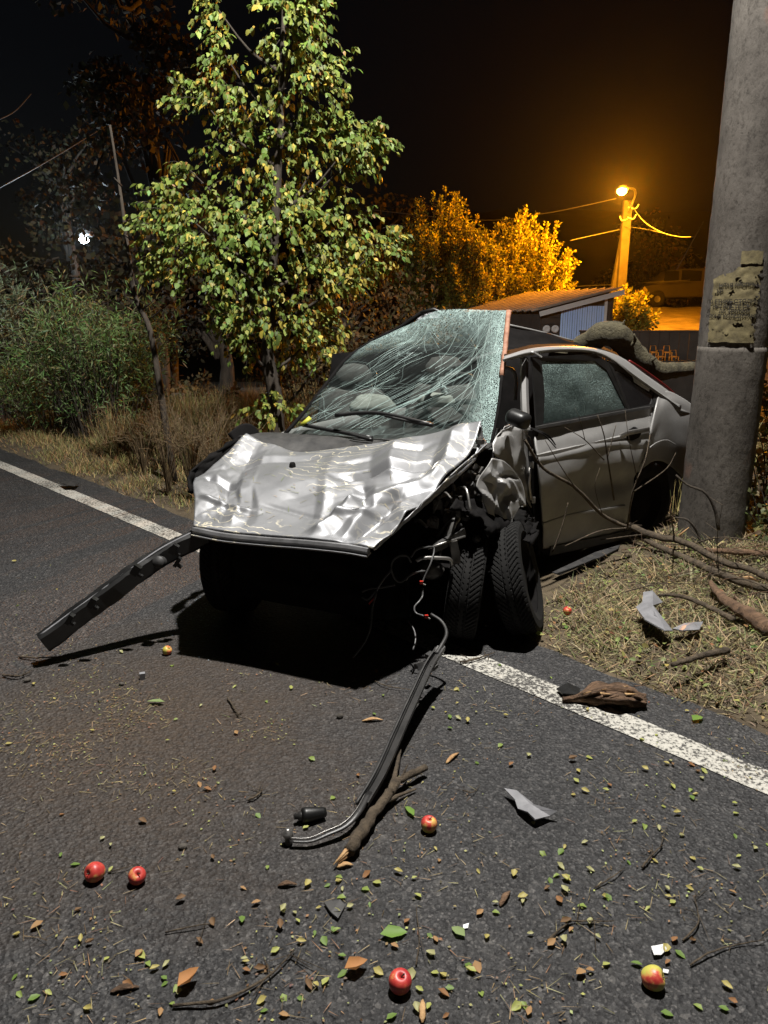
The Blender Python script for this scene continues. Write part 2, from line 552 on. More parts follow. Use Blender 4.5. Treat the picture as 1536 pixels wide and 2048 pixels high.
def cracked_glass(name, dense=False):
    m, nt, b = new_mat(name)
    tc = N(nt, 'ShaderNodeTexCoord')
    def vor(scale, sx, sy, rot, lo, hi, dist=0.0, rnd=1.0):
        mp = N(nt, 'ShaderNodeMapping')
        mp.inputs['Scale'].default_value = (sx, sy, 1)
        mr_ = N(nt, 'ShaderNodeMapping')
        mr_.inputs['Rotation'].default_value = (0, 0, -rot)
        L(nt, tc.outputs['UV'], mr_.inputs[0])
        src = mr_.outputs[0]
        if dist:
            nz = N(nt, 'ShaderNodeTexNoise'); nz.inputs['Scale'].default_value = 5
            L(nt, src, nz.inputs['Vector'])
            ad = N(nt, 'ShaderNodeMix', data_type='RGBA', blend_type='LINEAR_LIGHT')
            ad.inputs[0].default_value = dist
            L(nt, src, ad.inputs[6]); L(nt, nz.outputs['Color'], ad.inputs[7])
            src = ad.outputs[2]
        L(nt, src, mp.inputs[0])
        v = N(nt, 'ShaderNodeTexVoronoi', feature='DISTANCE_TO_EDGE')
        v.inputs['Scale'].default_value = scale
        v.inputs['Randomness'].default_value = rnd
        L(nt, mp.outputs[0], v.inputs['Vector'])
        return ramp(nt, v.outputs['Distance'], [(lo, 1.0), (hi, 0.0)]).outputs[0]
    def mul(a, c):
        q = N(nt, 'ShaderNodeMath', operation='MULTIPLY')
        for i, x in enumerate((a, c)):
            if hasattr(x, 'is_linked'): L(nt, x, q.inputs[i])
            else: q.inputs[i].default_value = x
        return q.outputs[0]
    def mx(a, c):
        q = N(nt, 'ShaderNodeMath', operation='MAXIMUM')
        L(nt, a, q.inputs[0]); L(nt, c, q.inputs[1])
        return q.outputs[0]
    sep = N(nt, 'ShaderNodeSeparateXYZ')
    L(nt, tc.outputs['UV'], sep.inputs[0])
    if dense:
        craz = vor(66, 1.5, 1.0, 0, 0.02, 0.13)
        nz = ramp(nt, noise_tex(nt, tc.outputs['UV'], 3, 3, 0.5), [(0.35, 0.35), (0.65, 1.0)]).outputs[0]
        top = ramp(nt, sep.outputs['Y'], [(0.0, 0.16), (1.0, 0.95)]).outputs[0]
        mask = mul(mul(craz, nz), top)
        base_op, dark = 0.55, (0.012, 0.018, 0.016)
    else:
        streak = vor(3.0, 0.16, 8.0, R(48), 0.003, 0.022, 0.006)
        streak2 = vor(4.5, 0.14, 8.0, R(57), 0.003, 0.022, 0.006)
        star = vor(3.0, 1.4, 1.4, 0, 0.002, 0.009, 0.03)
        craz = vor(75, 1.6, 1.2, 0.3, 0.03, 0.16)
        fine = vor(17, 0.6, 2.6, R(50), 0.01, 0.06, 0.03)
        # dense crazing near the right edge, the top edge and a few impact patches
        right = ramp(nt, sep.outputs['X'], [(0.82, 0.0), (0.95, 1.0)]).outputs[0]
        top = ramp(nt, sep.outputs['Y'], [(0.72, 0.0), (0.98, 0.9)]).outputs[0]
        nz = ramp(nt, noise_tex(nt, tc.outputs['UV'], 3.4, 4, 0.6), [(0.56, 0.0), (0.7, 0.75)]).outputs[0]
        gate = ramp(nt, noise_tex(nt, tc.outputs['UV'], 4.5, 3, 0.5), [(0.42, 0.02), (0.62, 1.0)]).outputs[0]
        mask = mx(mul(mul(streak, gate), 0.55), mul(mul(streak2, gate), 0.45))
        mask = mx(mask, mul(star, 0.15))
        mask = mx(mask, mul(craz, mx(right, mul(top, 0.75))))
        mask = mx(mask, mul(fine, mx(nz, mul(top, 0.9))))
        base_op, dark = 0.02, (0.22, 0.27, 0.26)
    white = N(nt, 'ShaderNodeBsdfDiffuse')
    white.inputs[0].default_value = (0.40, 0.53, 0.505, 1)
    tint = N(nt, 'ShaderNodeBsdfDiffuse')
    tint.inputs[0].default_value = (*dark, 1)
    tr = N(nt, 'ShaderNodeBsdfTransparent')
    tr.inputs[0].default_value = (0.80, 0.86, 0.845, 1)
    gl = N(nt, 'ShaderNodeBsdfGlossy')
    gl.inputs['Roughness'].default_value = 0.06
    m1 = N(nt, 'ShaderNodeMixShader'); m1.inputs[0].default_value = base_op
    L(nt, tr.outputs[0], m1.inputs[1]); L(nt, tint.outputs[0], m1.inputs[2])
    m2 = N(nt, 'ShaderNodeMixShader'); m2.inputs[0].default_value = 0.06
    L(nt, m1.outputs[0], m2.inputs[1]); L(nt, gl.outputs[0], m2.inputs[2])
    m3 = N(nt, 'ShaderNodeMixShader')
    L(nt, mul(mask, 0.9), m3.inputs[0])
    L(nt, m2.outputs[0], m3.inputs[1]); L(nt, white.outputs[0], m3.inputs[2])
    L(nt, m3.outputs[0], nt.nodes['Material Output'].inputs[0])
    return m
M['windshield'] = cracked_glass('cracked_windshield_glass')
M['side_glass'] = cracked_glass('shattered_side_glass', True)

def concrete():
    m, nt, b = new_mat('weathered_concrete')
    vec = coords(nt, 'Object', (1, 1, 0.6))
    a = noise_tex(nt, vec, 3, 6, 0.7)
    f = noise_tex(nt, vec, 38, 6, 0.75)
    c = ramp(nt, a, [(0.3, (0.040, 0.034, 0.028)), (0.55, (0.085, 0.075, 0.064)), (0.8, (0.145, 0.13, 0.112))])
    pits = ramp(nt, f, [(0.33, (0.35, 0.33, 0.3)), (0.5, (1, 1, 1))])
    col = mixc(nt, 1.0, c.outputs[0], pits.outputs[0], 'MULTIPLY')
    # rust run
    r1 = ramp(nt, noise_tex(nt, vec, 4.3, 3, 0.5), [(0.66, 0.0), (0.74, 0.45)])
    col = mixc(nt, r1.outputs[0], col, (0.16, 0.075, 0.045))
    L(nt, col, b.inputs['Base Color'])
    b.inputs['Roughness'].default_value = 0.9
    ad = N(nt, 'ShaderNodeMath', operation='MULTIPLY_ADD')
    L(nt, f, ad.inputs[0]); ad.inputs[1].default_value = 0.6
    L(nt, noise_tex(nt, vec, 12, 5, 0.7), ad.inputs[2])
    bump(nt, ad.outputs[0], b, 0.6, 0.011)
    return m
M['concrete'] = concrete()
M['poster'] = simple('yellowed_paper', (0.075, 0.06, 0.03), (0.20, 0.165, 0.08), 22, 0.9, bmp=0.5, bdist=0.003)
M['ink'] = simple('faded_ink', (0.008, 0.007, 0.005), (0.03, 0.025, 0.015), 40, 0.9)

def apple_mat(sh=0.0):
    m, nt, b = new_mat('apple_skin')
    vec = coords(nt, 'Generated')
    oi = N(nt, 'ShaderNodeObjectInfo')
    ad = N(nt, 'ShaderNodeVectorMath', operation='ADD')
    L(nt, vec, ad.inputs[0])
    mu = N(nt, 'ShaderNodeMath', operation='MULTIPLY'); mu.inputs[1].default_value = 37.0
    L(nt, oi.outputs['Random'], mu.inputs[0]); L(nt, mu.outputs[0], ad.inputs[1])
    n1 = noise_tex(nt, ad.outputs[0], 1.6, 3, 0.5)
    st = noise_tex(nt, coords(nt, 'Generated', (14, 14, 1.2)), 3, 4, 0.6)
    mm = N(nt, 'ShaderNodeMath', operation='MULTIPLY_ADD')
    L(nt, st, mm.inputs[0]); mm.inputs[1].default_value = 0.28; L(nt, n1, mm.inputs[2])
    c = ramp(nt, mm.outputs[0], [(0.46 + sh, (0.50, 0.46, 0.09)), (0.56 + sh, (0.62, 0.28, 0.09)), (0.65 + sh, (0.52, 0.06, 0.045)), (0.85 + sh * .5, (0.36, 0.022, 0.025))])
    L(nt, c.outputs[0], b.inputs['Base Color'])
    b.inputs['Roughness'].default_value = 0.42
    return m
M['apple'] = apple_mat()
M['apple_yellow'] = apple_mat(0.12)

# ------------------------------------------------------------------ ground, road, line
def verge_z(s, u):
    k = u - EDGE_D
    z = 0.055 * smooth01(0.0, 0.45, k) + 0.05 * smooth01(0.6, 2.5, k)
    p = road_pt(s, u)
    z += (0.035 * noise.noise((p.x * 1.7, p.y * 1.7, 0.3)) + 0.014 * noise.noise((p.x * 7, p.y * 7, 4.1))) * smooth01(0.05, 0.4, k)
    z -= 0.75 * smooth01(6.0, 14.0, k)
    return z - 0.02 * (1 - smooth01(-0.05, 0.06, k))

def sheet(name, s_vals, u_vals, zf, mat):
    mb = MB()
    ns = len(s_vals)
    vs = []
    for u in u_vals:
        for s_ in s_vals:
            vs.append(road_pt(s_, u, zf(s_, u)))
    fs = [(j * ns + i, j * ns + i + 1, (j + 1) * ns + i + 1, (j + 1) * ns + i) for j in range(len(u_vals) - 1) for i in range(ns - 1)]
    mb.add(vs, fs)
    return mb.build(name, mat)

gs = [-9 + 0.09 * i for i in range(260)]
gu = [EDGE_D - 0.08 + 0.07 * i for i in range(70)] + [EDGE_D + 4.9 + 0.5 * i for i in range(22)]
tag(sheet('verge', gs, gu, verge_z, M['soil']), kind='structure')
g = MB()
g.add([(-400, -300, -0.62), (400, -300, -0.62), (400, 700, -0.62), (-400, 700, -0.62)], [(0, 1, 2, 3)])
tag(g.build('ground', M['field'], smooth=False), kind='structure')

def edge_u(s):
    return EDGE_D + 0.05 * noise.noise((s * 1.9, 0.2, 0)) + 0.025 * noise.noise((s * 9, 1.2, 0))
mb = MB()
ss = [-30 + 0.06 * i for i in range(1300)]
vs = []
for s_ in ss:
    vs += [road_pt(s_, -4.5), road_pt(s_, edge_u(s_)), road_pt(s_, edge_u(s_) + 0.012, -0.04)]
fs = []
for i in range(len(ss) - 1):
    fs += [(3 * i, 3 * i + 3, 3 * i + 4, 3 * i + 1), (3 * i + 1, 3 * i + 4, 3 * i + 5, 3 * i + 2)]
mb.add(vs, fs)
tag(mb.build('road', M['asphalt'], smooth=False), kind='structure')
mb = MB()
ss = [-30 + 0.05 * i for i in range(1500)]
vs = []
for s_ in ss:
    j1, j2 = 0.006 * noise.noise((s_ * 14, 3, 0)), 0.006 * noise.noise((s_ * 14, 9, 0))
    vs += [road_pt(s_, LINE_D - 0.072 + j1, 0.004), road_pt(s_, LINE_D + 0.072 + j2, 0.004)]
mb.add(vs, [(2 * i, 2 * i + 2, 2 * i + 3, 2 * i + 1) for i in range(len(ss) - 1)])
tag(mb.build('road_edge_line', M['paint'], smooth=False), kind='structure')

# dark wooded hill behind everything, rising from the yard on the right
mb = MB()
hx = np.linspace(-90, 90, 91)
vs, fs = [], []
rows_y = [26, 30, 36, 46, 60, 80, 110]
for j, y in enumerate(rows_y):
    for i, x in enumerate(hx):
        k = j / (len(rows_y) - 1)
        yard = smooth01(3.0, 6.0, x)
        lot = [-0.66, 1.55, 1.9, 2.3, 6, 11, 15][j]
        far = [-0.66, -0.55, 0.2, 2.0, 6, 11, 15][j]
        z = lot * yard + far * (1 - yard)
        z += k * k * (5.0 * noise.noise((x * 0.03, 7.1, 0)) + (1.8 * noise.noise((x * 0.4, y * 0.3, 2)) if j > 3 else 0))
        if x < -10: z *= 1 - 0.75 * smooth01(-10, -30, x)
        vs.append((x, y, z))
n_ = len(hx)
for j in range(len(rows_y) - 1):
    for i in range(n_ - 1):
        fs.append((j * n_ + i, j * n_ + i + 1, (j + 1) * n_ + i + 1, (j + 1) * n_ + i))
mb.add(vs, fs)
tag(mb.build('hill', M['hill']), kind='structure')

# ------------------------------------------------------------------ leaf templates
LEAF_V = [(0, 0, 0), (0.38, 0.34, 0.05), (0.5, 0, -0.02), (0.38, -0.34, 0.05), (0.78, 0.23, -0.03), (0.78, -0.23, -0.03), (1.05, 0, -0.16)]
LEAF_F = [(0, 2, 1), (0, 3, 2), (1, 2, 4), (2, 3, 5), (2, 6, 4), (2, 5, 6)]
NARROW_V = [(0, 0, 0), (0.4, 0.085, 0.02), (0.45, 0, -0.02), (0.4, -0.085, 0.02), (1, 0, -0.12)]
NARROW_F = [(0, 2, 1), (0, 3, 2), (1, 2, 4), (2, 3, 4)]
BLADE_V = [(0, -0.5, 0), (0, 0.5, 0), (0.55, 0.4, 0.0), (0.55, -0.4, 0.0), (1.0, 0, -0.14)]
BLADE_F = [(0, 3, 2, 1), (3, 4, 2)]
QUAD_V = [(0, 0, 0), (0.5, 0.33, 0.05), (1, 0, -0.1), (0.5, -0.33, 0.05)]
QUAD_F = [(0, 3, 2, 1)]

def unit(n):
    v = rng.normal(size=(n, 3))
    return v / np.linalg.norm(v, axis=1, keepdims=True)

def pick(n, cols, jitter=0.25):
    idx = rng.choice(len(cols), n, p=[c[0] for c in cols])
    base = np.array([c[1] for c in cols])[idx]
    return np.clip(base * (1 + jitter * rng.normal(size=(n, 1))), 0.003, 1) * (1 + 0.08 * rng.normal(size=(n, 3)))

# ------------------------------------------------------------------ the broad-leaved tree behind the car
def main_tree():
    TY = 7.0
    base = aty(555, 860, TY)
    base.z = verge_z(base.dot(RD), base.dot(RN)) - 0.02
    t = empty('broadleaf_tree', base, 'young broad-leaved tree with glossy green and yellow leaves behind the silver car', 'tree')
    tr = [base, aty(552, 800, TY), aty(540, 740, TY), aty(536, 690, TY), aty(545, 560, TY), aty(552, 420, TY), aty(560, 250, TY), aty(566, 80, TY), aty(572, -120, TY)]
    mb = MB()
    mb.tube(spline(tr, 30), [0.085, 0.012], 10, wob=0.12)
    clusters = [(590, 40, 62, 80), (430, 10, 24, 50), (600, -60, 50, 70), (585, -170, 45, 80), (450, 110, 26, 40), (480, 205, 88, 50),
                (610, 160, 85, 75), (735, 285, 48, 40), (690, 300, 40, 50), (400, 195, 45, 30), (520, 320, 115, 70), (640, 310, 70, 70), (345, 405, 60, 45),
                (420, 470, 125, 70), (560, 440, 120, 75), (670, 470, 95, 65), (770, 485, 38, 34), (330, 530, 48, 34), (450, 545, 105, 50),
                (600, 555, 110, 50), (700, 535, 70, 45), (540, 625, 90, 45), (640, 640, 50, 50), (585, 690, 50, 35), (510, 675, 35, 30),
                (545, 815, 45, 28), (470, 640, 40, 40), (645, 705, 40, 30), (380, 340, 18, 14), (300, 445, 25, 25)]
    px = TY / FPX
    pos, xd, nr, sc, twigs = [], [], [], [], MB()
    for (cx, cy, rx, ry) in clusters:
        Y = TY + random.uniform(-0.25, 0.2)
        c = aty(cx, cy, Y)
        rX, rZ = rx * px, ry * px
        rY = min(0.55, max(rX, 0.22))
        # limb from the trunk
        tz = min(max(c.z - 0.35 - 0.3 * abs(c.x - base.x), base.z + 0.5), 4.6)
        k = min(spline(tr, 30), key=lambda p: abs(p.z - tz))
        mid = (k + c) / 2 + Vector((0, 0, -0.08))
        mb.tube(spline([k, mid, c], 7), [0.020, 0.004], 6)
        rX, rZ = rX * 0.9, rZ * 0.95
        n_tw = int(14 + rX * rZ * 850)
        for q in range(n_tw):
            d = Vector(unit(1)[0])
            rad = random.random() ** 0.45
            p0 = c + Vector((d.x * rX * rad, d.y * rY * rad, d.z * rZ * rad))
            o = (p0 - c) + Vector((c.x - base.x, c.y - base.y, 0)) * 0.3
            o = o.normalized() if o.length > 1e-4 else Vector((0, 0, 1))
            o = (o + Vector((0, -0.12, 0.45)) + Vector(unit(1)[0]) * 0.5).normalized()
            ln = random.uniform(0.10, 0.24)
            pts = [p0 + o * (ln * f) + Vector((0, 0, -0.10 * f * f)) for f in (0, 0.33, 0.66, 1)]
            if random.random() < 0.3: twigs.tube(pts, [0.0035, 0.0015], 3, cap=False)
            for j in range(random.randint(7, 11)):
                f = random.uniform(0.1, 1.0)
                p = p0 + o * (ln * f) + Vector((0, 0, -0.10 * f * f))
                dd = (o * 0.45 + Vector(unit(1)[0]) * 0.6 + Vector((0, 0, -0.95))).normalized()
                nn = (Vector(unit(1)[0]) * 0.7 + Vector((0, -0.55, 0.6)) + o * 0.3)
                pos.append(p); xd.append(dd); nr.append(nn)
                sc.append(min(.072, .046 * math.exp(random.gauss(0, .25))))
    mb.build('trunk', M['bark'], t)
    n = len(pos)
    pos = np.array([tuple(p) for p in pos]); xd = np.array([tuple(p) for p in xd]); nr = np.array([tuple(p) for p in nr])
    col = pick(n, [(0.46, (0.11, 0.165, 0.032)), (0.30, (0.17, 0.215, 0.045)), (0.14, (0.25, 0.26, 0.055)), (0.085, (0.40, 0.31, 0.05)), (0.015, (0.32, 0.18, 0.05))], 0.25)
    # autumn yellow is commoner low on the right side of the crown
    yel = (rng.random(n) < 0.28 * np.clip((pos[:, 0] + 1.1) / 0.8, 0, 1) * np.clip((2.9 - pos[:, 2]) / 1.2, 0, 1))
    col[yel] = np.array((0.40, 0.33, 0.065)) * (1 + 0.25 * rng.normal(size=(yel.sum(), 1)))
    col = np.clip(col, 0.01, 1)
    sc = np.array(sc)
    # the 300 leaves nearest the camera are leaves of their own, the rest is the crown
    vis = aty(768, 0, TY).z
    order = np.argsort(pos[:, 1] + np.where(pos[:, 2] > vis, 9, 0) - sc * 4)
    near, rest = order[:300], order[300:]
    o = scatter_mesh('crown', LEAF_V, LEAF_F, pos[rest], xd[rest], nr[rest], sc[rest], col[rest], M['leaf'], t)
    tag(o, kind='stuff')
    tag(twigs.build('twigs', M['bark'], t), kind='stuff')
    variants = []
    for c in [(0.125, 0.20, 0.040), (0.18, 0.25, 0.055), (0.27, 0.30, 0.065), (0.46, 0.38, 0.06), (0.11, 0.17, 0.035)]:
        ob = scatter_mesh('leaf', LEAF_V, LEAF_F, [(0, 0, 0)], [(1, 0, 0)], [(0, 0, 1)], [1.0], [c], M['leaf'])
        variants.append(ob.data)
        bpy.data.objects.remove(ob)
    inv = Matrix.Translation(-base)
    for i in near:
        ob = bpy.data.objects.new('leaf', variants[int(rng.choice(5, p=[.36, .3, .12, .08, .14]))])
        COL.objects.link(ob)
        x = Vector(xd[i]).normalized(); y = Vector(nr[i]).cross(x).normalized(); z = x.cross(y)
        mt = Matrix((x, y, z)).transposed().to_4x4()
        mt.translation = Vector(pos[i])
        ob.matrix_basis = mt @ Matrix.Scale(float(sc[i]), 4)
        ob.parent = t
        ob.matrix_parent_inverse = inv
main_tree()

# ------------------------------------------------------------------ shrubs and background trees
def shrub(name, label, cat, base, rx, ry, h, n_stem, per, size, cols, tv=NARROW_V, tf=NARROW_F, mat='leaf', lean=0.25, group=None, up=0.35, stem=0.006, start=0.15):
    base = Vector(base)
    t = empty(name, base, label, cat, group)
    st = MB()
    pos, xd, nr, sc = [], [], [], []
    for i in range(n_stem):
        a, r_ = random.uniform(0, 6.283), math.sqrt(random.random())
        p0 = base + Vector((0.45 * rx * r_ * math.cos(a), 0.45 * ry * r_ * math.sin(a), 0))
        tip = base + Vector((rx * r_ * math.cos(a), ry * r_ * math.sin(a), h * random.uniform(0.55, 1.0) * (1 - 0.3 * r_ * r_)))
        tip += Vector((random.gauss(0, lean * 0.3), random.gauss(0, lean * 0.3), 0))
        mid = (p0 + tip) / 2 + Vector((0, 0, 0.12 * h))
        pts = spline([p0, mid, tip], 7)
        st.tube(pts, [stem, stem * 0.3], 4, cap=False)
        axis = (tip - mid).normalized()
        for k in range(per):
            f = start + (1 - start) * (1 - random.random() ** 1.25)
            j = min(int(f * 6), 5)
            p = pts[j].lerp(pts[j + 1], f * 6 - j)
            d = (axis * up + Vector(unit(1)[0]) * 0.9).normalized()
            p = p + d * random.uniform(0, size * 1.4)
            pos.append(p); xd.append(d); nr.append(Vector(unit(1)[0]) * 0.8 + Vector((0, -0.3, 0.7)))
            sc.append(size * random.uniform(0.65, 1.3))
    tag(st.build('stems', M['bark'], t), kind='stuff')
    n = len(pos)
    o = scatter_mesh('foliage', tv, tf, [tuple(p) for p in pos], [tuple(p) for p in xd], [tuple(p) for p in nr], np.array(sc), np.clip(pick(n, cols), 0.004, 1), M[mat], t)
    tag(o, kind='stuff')
    return t

GREEN = [(0.6, (0.105, 0.185, 0.055)), (0.25, (0.19, 0.24, 0.11)), (0.15, (0.21, 0.175, 0.075))]
GREY_GREEN = [(0.55, (0.15, 0.20, 0.11)), (0.3, (0.26, 0.32, 0.22)), (0.15, (0.26, 0.20, 0.11))]
def ground_at(px, Y):
    p = aty(px, 900, Y)
    p.z = verge_z(p.dot(RD), p.dot(RN)) - 0.02
    return p
shrub('willow_shrub', 'tall grey-green narrow-leaved shrub at the left edge of the road', 'shrub', ground_at(20, 11.6), 1.7, 1.0, 2.55, 150, 55, 0.105, GREY_GREEN)
shrub('willow_shrub', 'dense dark green narrow-leaved shrub beside the leaning dead stem', 'shrub', ground_at(215, 9.6), 1.05, 0.9, 2.15, 160, 55, 0.092, GREEN)
shrub('willow_shrub', 'low dark green shrub at the foot of the roadside thicket', 'shrub', ground_at(120, 9.9), 1.1, 0.5, 1.25, 110, 45, 0.085, GREEN)
BROWN = [(0.5, (0.085, 0.065, 0.028)), (0.3, (0.06, 0.06, 0.025)), (0.2, (0.15, 0.095, 0.035))]
shrub('brown_shrub', 'round brown-leaved shrub in the dark between the tree and the windshield', 'shrub', (aty(640, 700, 11).x, 11, -0.15), 1.0, 0.8, 2.0, 60, 45, 0.07, BROWN, QUAD_V, QUAD_F, 'leaf_matte')
shrub('brown_shrub', 'thin upright autumn shrub above the cracked windshield', 'shrub', (aty(830, 640, 15).x, 15, -0.5), 0.9, 0.8, 3.2, 40, 55, 0.10, BROWN, QUAD_V, QUAD_F, 'leaf_matte', up=0.8)
shrub('brown_shrub', 'low rusty shrub on the far side of the dry grass', 'shrub', (aty(390, 730, 12).x, 12, -0.3), 0.9, 0.7, 1.1, 30, 40, 0.08, BROWN, QUAD_V, QUAD_F, 'leaf_matte')
GOLD = [(0.6, (0.26, 0.28, 0.05)), (0.4, (0.36, 0.31, 0.06))]
def big_shrub(px0, px1, top, Y, label, n, name='lamp_lit_tree', zb=-0.6, size=0.092, cols=GOLD, mat='leaf_matte'):
    a, b_ = aty(px0, top, Y), aty(px1, top, Y)
    c = (a + b_) / 2
    shrub(name, label, 'tree', (c.x, Y, zb), (b_.x - a.x) / 2 * 0.92, 1.6, (a.z - zb) * 1.02, n, 150, size, cols, QUAD_V, QUAD_F, mat, lean=0.5, up=0.9, stem=0.03, start=0.35)
big_shrub(785, 990, 378, 26.4, 'taller of the two bushy trees glowing orange behind the shed', 300)
big_shrub(870, 1080, 450, 24.9, 'low bushy growth filling the gap between the two orange-lit trees', 220)
big_shrub(935, 1165, 418, 25.4, 'wider bushy tree glowing orange next to the sodium street lamp', 340)
shrub('lamp_lit_shrub', 'small round shrub glowing orange at the right end of the shed', 'shrub', (aty(1255, 640, 22.5).x, 22.5, 0.75), 0.75, 0.6, 1.75, 60, 60, 0.13, GOLD, QUAD_V, QUAD_F, 'leaf_matte', up=0.7)

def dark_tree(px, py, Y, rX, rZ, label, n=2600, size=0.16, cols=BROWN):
    c = aty(px, py, Y)
    b0 = Vector((c.x, Y, -0.65))
    t = empty('dark_tree', b0, label, 'tree')
    mb = MB()
    mb.tube(spline([b0, (c.x + 0.2, Y, c.z * 0.4), (c.x, Y, c.z)], 9), [0.22, 0.06], 8)
    pos, xd, nr = [], [], []
    lumps = [(c + Vector((random.uniform(-.7, .7) * rX, random.uniform(-.5, .5) * rX, random.uniform(-.8, .8) * rZ)), random.uniform(.25, .5) * rX) for _ in range(16)]
    for lc, lr in lumps:
        mb.tube(spline([Vector((c.x, Y, max(0.8, lc.z - lr * 1.2))), (lc + c) / 2, lc], 5), [0.06, 0.015], 5)
        m_ = n // 16
        d = unit(m_) * (rng.random((m_, 1)) ** 0.4) * lr
        pos.append(d * np.array((1, 1, 0.8)) + np.array(lc)); xd.append(unit(m_) + np.array((0, 0, -0.6))); nr.append(unit(m_) + np.array((0, -0.4, 0.5)))
    mb.build('trunk', M['bark'], t)
    P = np.concatenate(pos)
    tag(scatter_mesh('crown', QUAD_V, QUAD_F, P, np.concatenate(xd), np.concatenate(nr), size * (0.6 + 0.8 * rng.random(len(P))), np.clip(pick(len(P), cols), 0.004, 1), M['leaf_matte'], t), kind='stuff')
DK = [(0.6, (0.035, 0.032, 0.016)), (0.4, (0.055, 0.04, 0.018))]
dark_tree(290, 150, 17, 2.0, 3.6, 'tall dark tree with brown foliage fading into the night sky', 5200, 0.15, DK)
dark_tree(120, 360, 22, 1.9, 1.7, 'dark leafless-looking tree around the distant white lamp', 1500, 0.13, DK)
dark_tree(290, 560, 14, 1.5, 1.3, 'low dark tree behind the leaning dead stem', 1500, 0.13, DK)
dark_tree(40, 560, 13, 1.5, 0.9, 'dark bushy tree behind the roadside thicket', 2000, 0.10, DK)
dark_tree(430, 640, 15.5, 1.3, 0.7, 'added low bush darkening the gap between the dead stem and the tree trunk', 1500, 0.09, DK)  # added bush that covers lit ground to keep this gap black
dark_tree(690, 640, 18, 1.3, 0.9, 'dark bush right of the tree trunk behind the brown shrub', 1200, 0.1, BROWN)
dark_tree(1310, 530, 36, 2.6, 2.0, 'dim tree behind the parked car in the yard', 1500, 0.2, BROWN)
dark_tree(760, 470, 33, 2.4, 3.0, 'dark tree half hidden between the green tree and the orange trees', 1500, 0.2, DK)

# leaning dead stem
p = [ground_at(345, 6.9), aty(318, 760, 6.9), aty(300, 660, 6.95), aty(270, 590, 7.0), aty(256, 500, 7.0), aty(240, 380, 7.05), aty(220, 250, 7.1)]
t = empty('dead_stem', p[0], 'tall thin bare dead stem leaning above the roadside shrubs', 'dead tree')
MB().tube(spline(p, 26), [0.035, 0.010], 7, wob=0.25).build('trunk', M['bark'], t)
for (a, b_) in (((284, 620), (312, 598)), ((298, 640), (333, 612)), ((250, 470), (262, 480)), ((243, 372), (228, 355)), ((260, 520), (255, 505))):
    MB().tube([aty(*a, 6.97), aty(*b_, 6.9)], [0.010, 0.004], 5).build('side_twig', M['bark'], t)

# ------------------------------------------------------------------ grass
def on_car(p):
    # keep blades out of the wreck's footprint
    a, b_ = Vector((-0.25, 3.55, 0)), Vector((1.55, 5.55, 0))
    d = b_ - a
    k = max(0, min(1, (Vector((p.x, p.y, 0)) - a).dot(d) / d.dot(d)))
    return (Vector((p.x, p.y, 0)) - (a + d * k)).length < 0.66

def grass(name, label, region, n, len_rng, tilt_rng, width, cols, dens=None):
    pos, xd, nr, sc = [], [], [], []
    tries = 0
    while len(pos) < n and tries < n * 6:
        tries += 1
        s_ = random.uniform(*region[0]); u = region[1][0] + (region[1][1] - region[1][0]) * random.random() ** 1.3
        p = road_pt(s_, u)
        if on_car(p): continue
        clump = noise.noise((p.x * 2.3, p.y * 2.3, 5.0))
        k = (u - EDGE_D)
        if random.random() > (0.55 + 0.7 * clump) * smooth01(-0.06, 0.30, k + 0.12 * clump): continue
        p.z = verge_z(s_, u) - 0.004
        a = random.uniform(0, 6.283)
        tl = R(random.uniform(*tilt_rng))
        d = Vector((math.sin(tl) * math.cos(a), math.sin(tl) * math.sin(a), math.cos(tl)))
        ln = random.uniform(*len_rng) * (0.7 + 0.6 * max(0, clump + 0.3)) * (0.45 + 0.55 * smooth01(0, 0.7, k))
        pos.append(tuple(p)); xd.append(tuple(d)); nr.append((random.gauss(0, .45), random.gauss(0, .45) - .25, 1.0))
        sc.append((ln, width * random.uniform(0.6, 1.4), ln))
    o = scatter_mesh(name, BLADE_V, BLADE_F, pos, xd, nr, np.array(sc), np.clip(pick(len(pos), cols), 0.005, 1), M['straw'])
    return tag(o, label, 'grass', kind='stuff')
STRAW = [(0.42, (0.33, 0.265, 0.145)), (0.25, (0.20, 0.15, 0.08)), (0.20, (0.15, 0.165, 0.06)), (0.13, (0.09, 0.065, 0.04))]
DRY = [(0.38, (0.35, 0.26, 0.12)), (0.30, (0.20, 0.20, 0.07)), (0.22, (0.27, 0.15, 0.065)), (0.10, (0.11, 0.13, 0.045))]
grass('straw_grass', 'flattened dry straw grass on the verge in front of the concrete pole', ((-1.4, 3.1), (EDGE_D + 0.02, EDGE_D + 3.2)), 42000, (0.06, 0.17), (38, 90), 0.0048, STRAW)
grass('verge_grass', 'tufty dry and green grass along the verge left of the car', ((3.0, 12.0), (EDGE_D + 0.0, EDGE_D + 1.5)), 17000, (0.08, 0.22), (8, 55), 0.005, DRY)
grass('meadow_grass', 'tall dry brown grass standing behind the road verge', ((2.4, 11.0), (EDGE_D + 0.9, EDGE_D + 6.0)), 26000, (0.22, 0.55), (4, 32), 0.007, DRY)

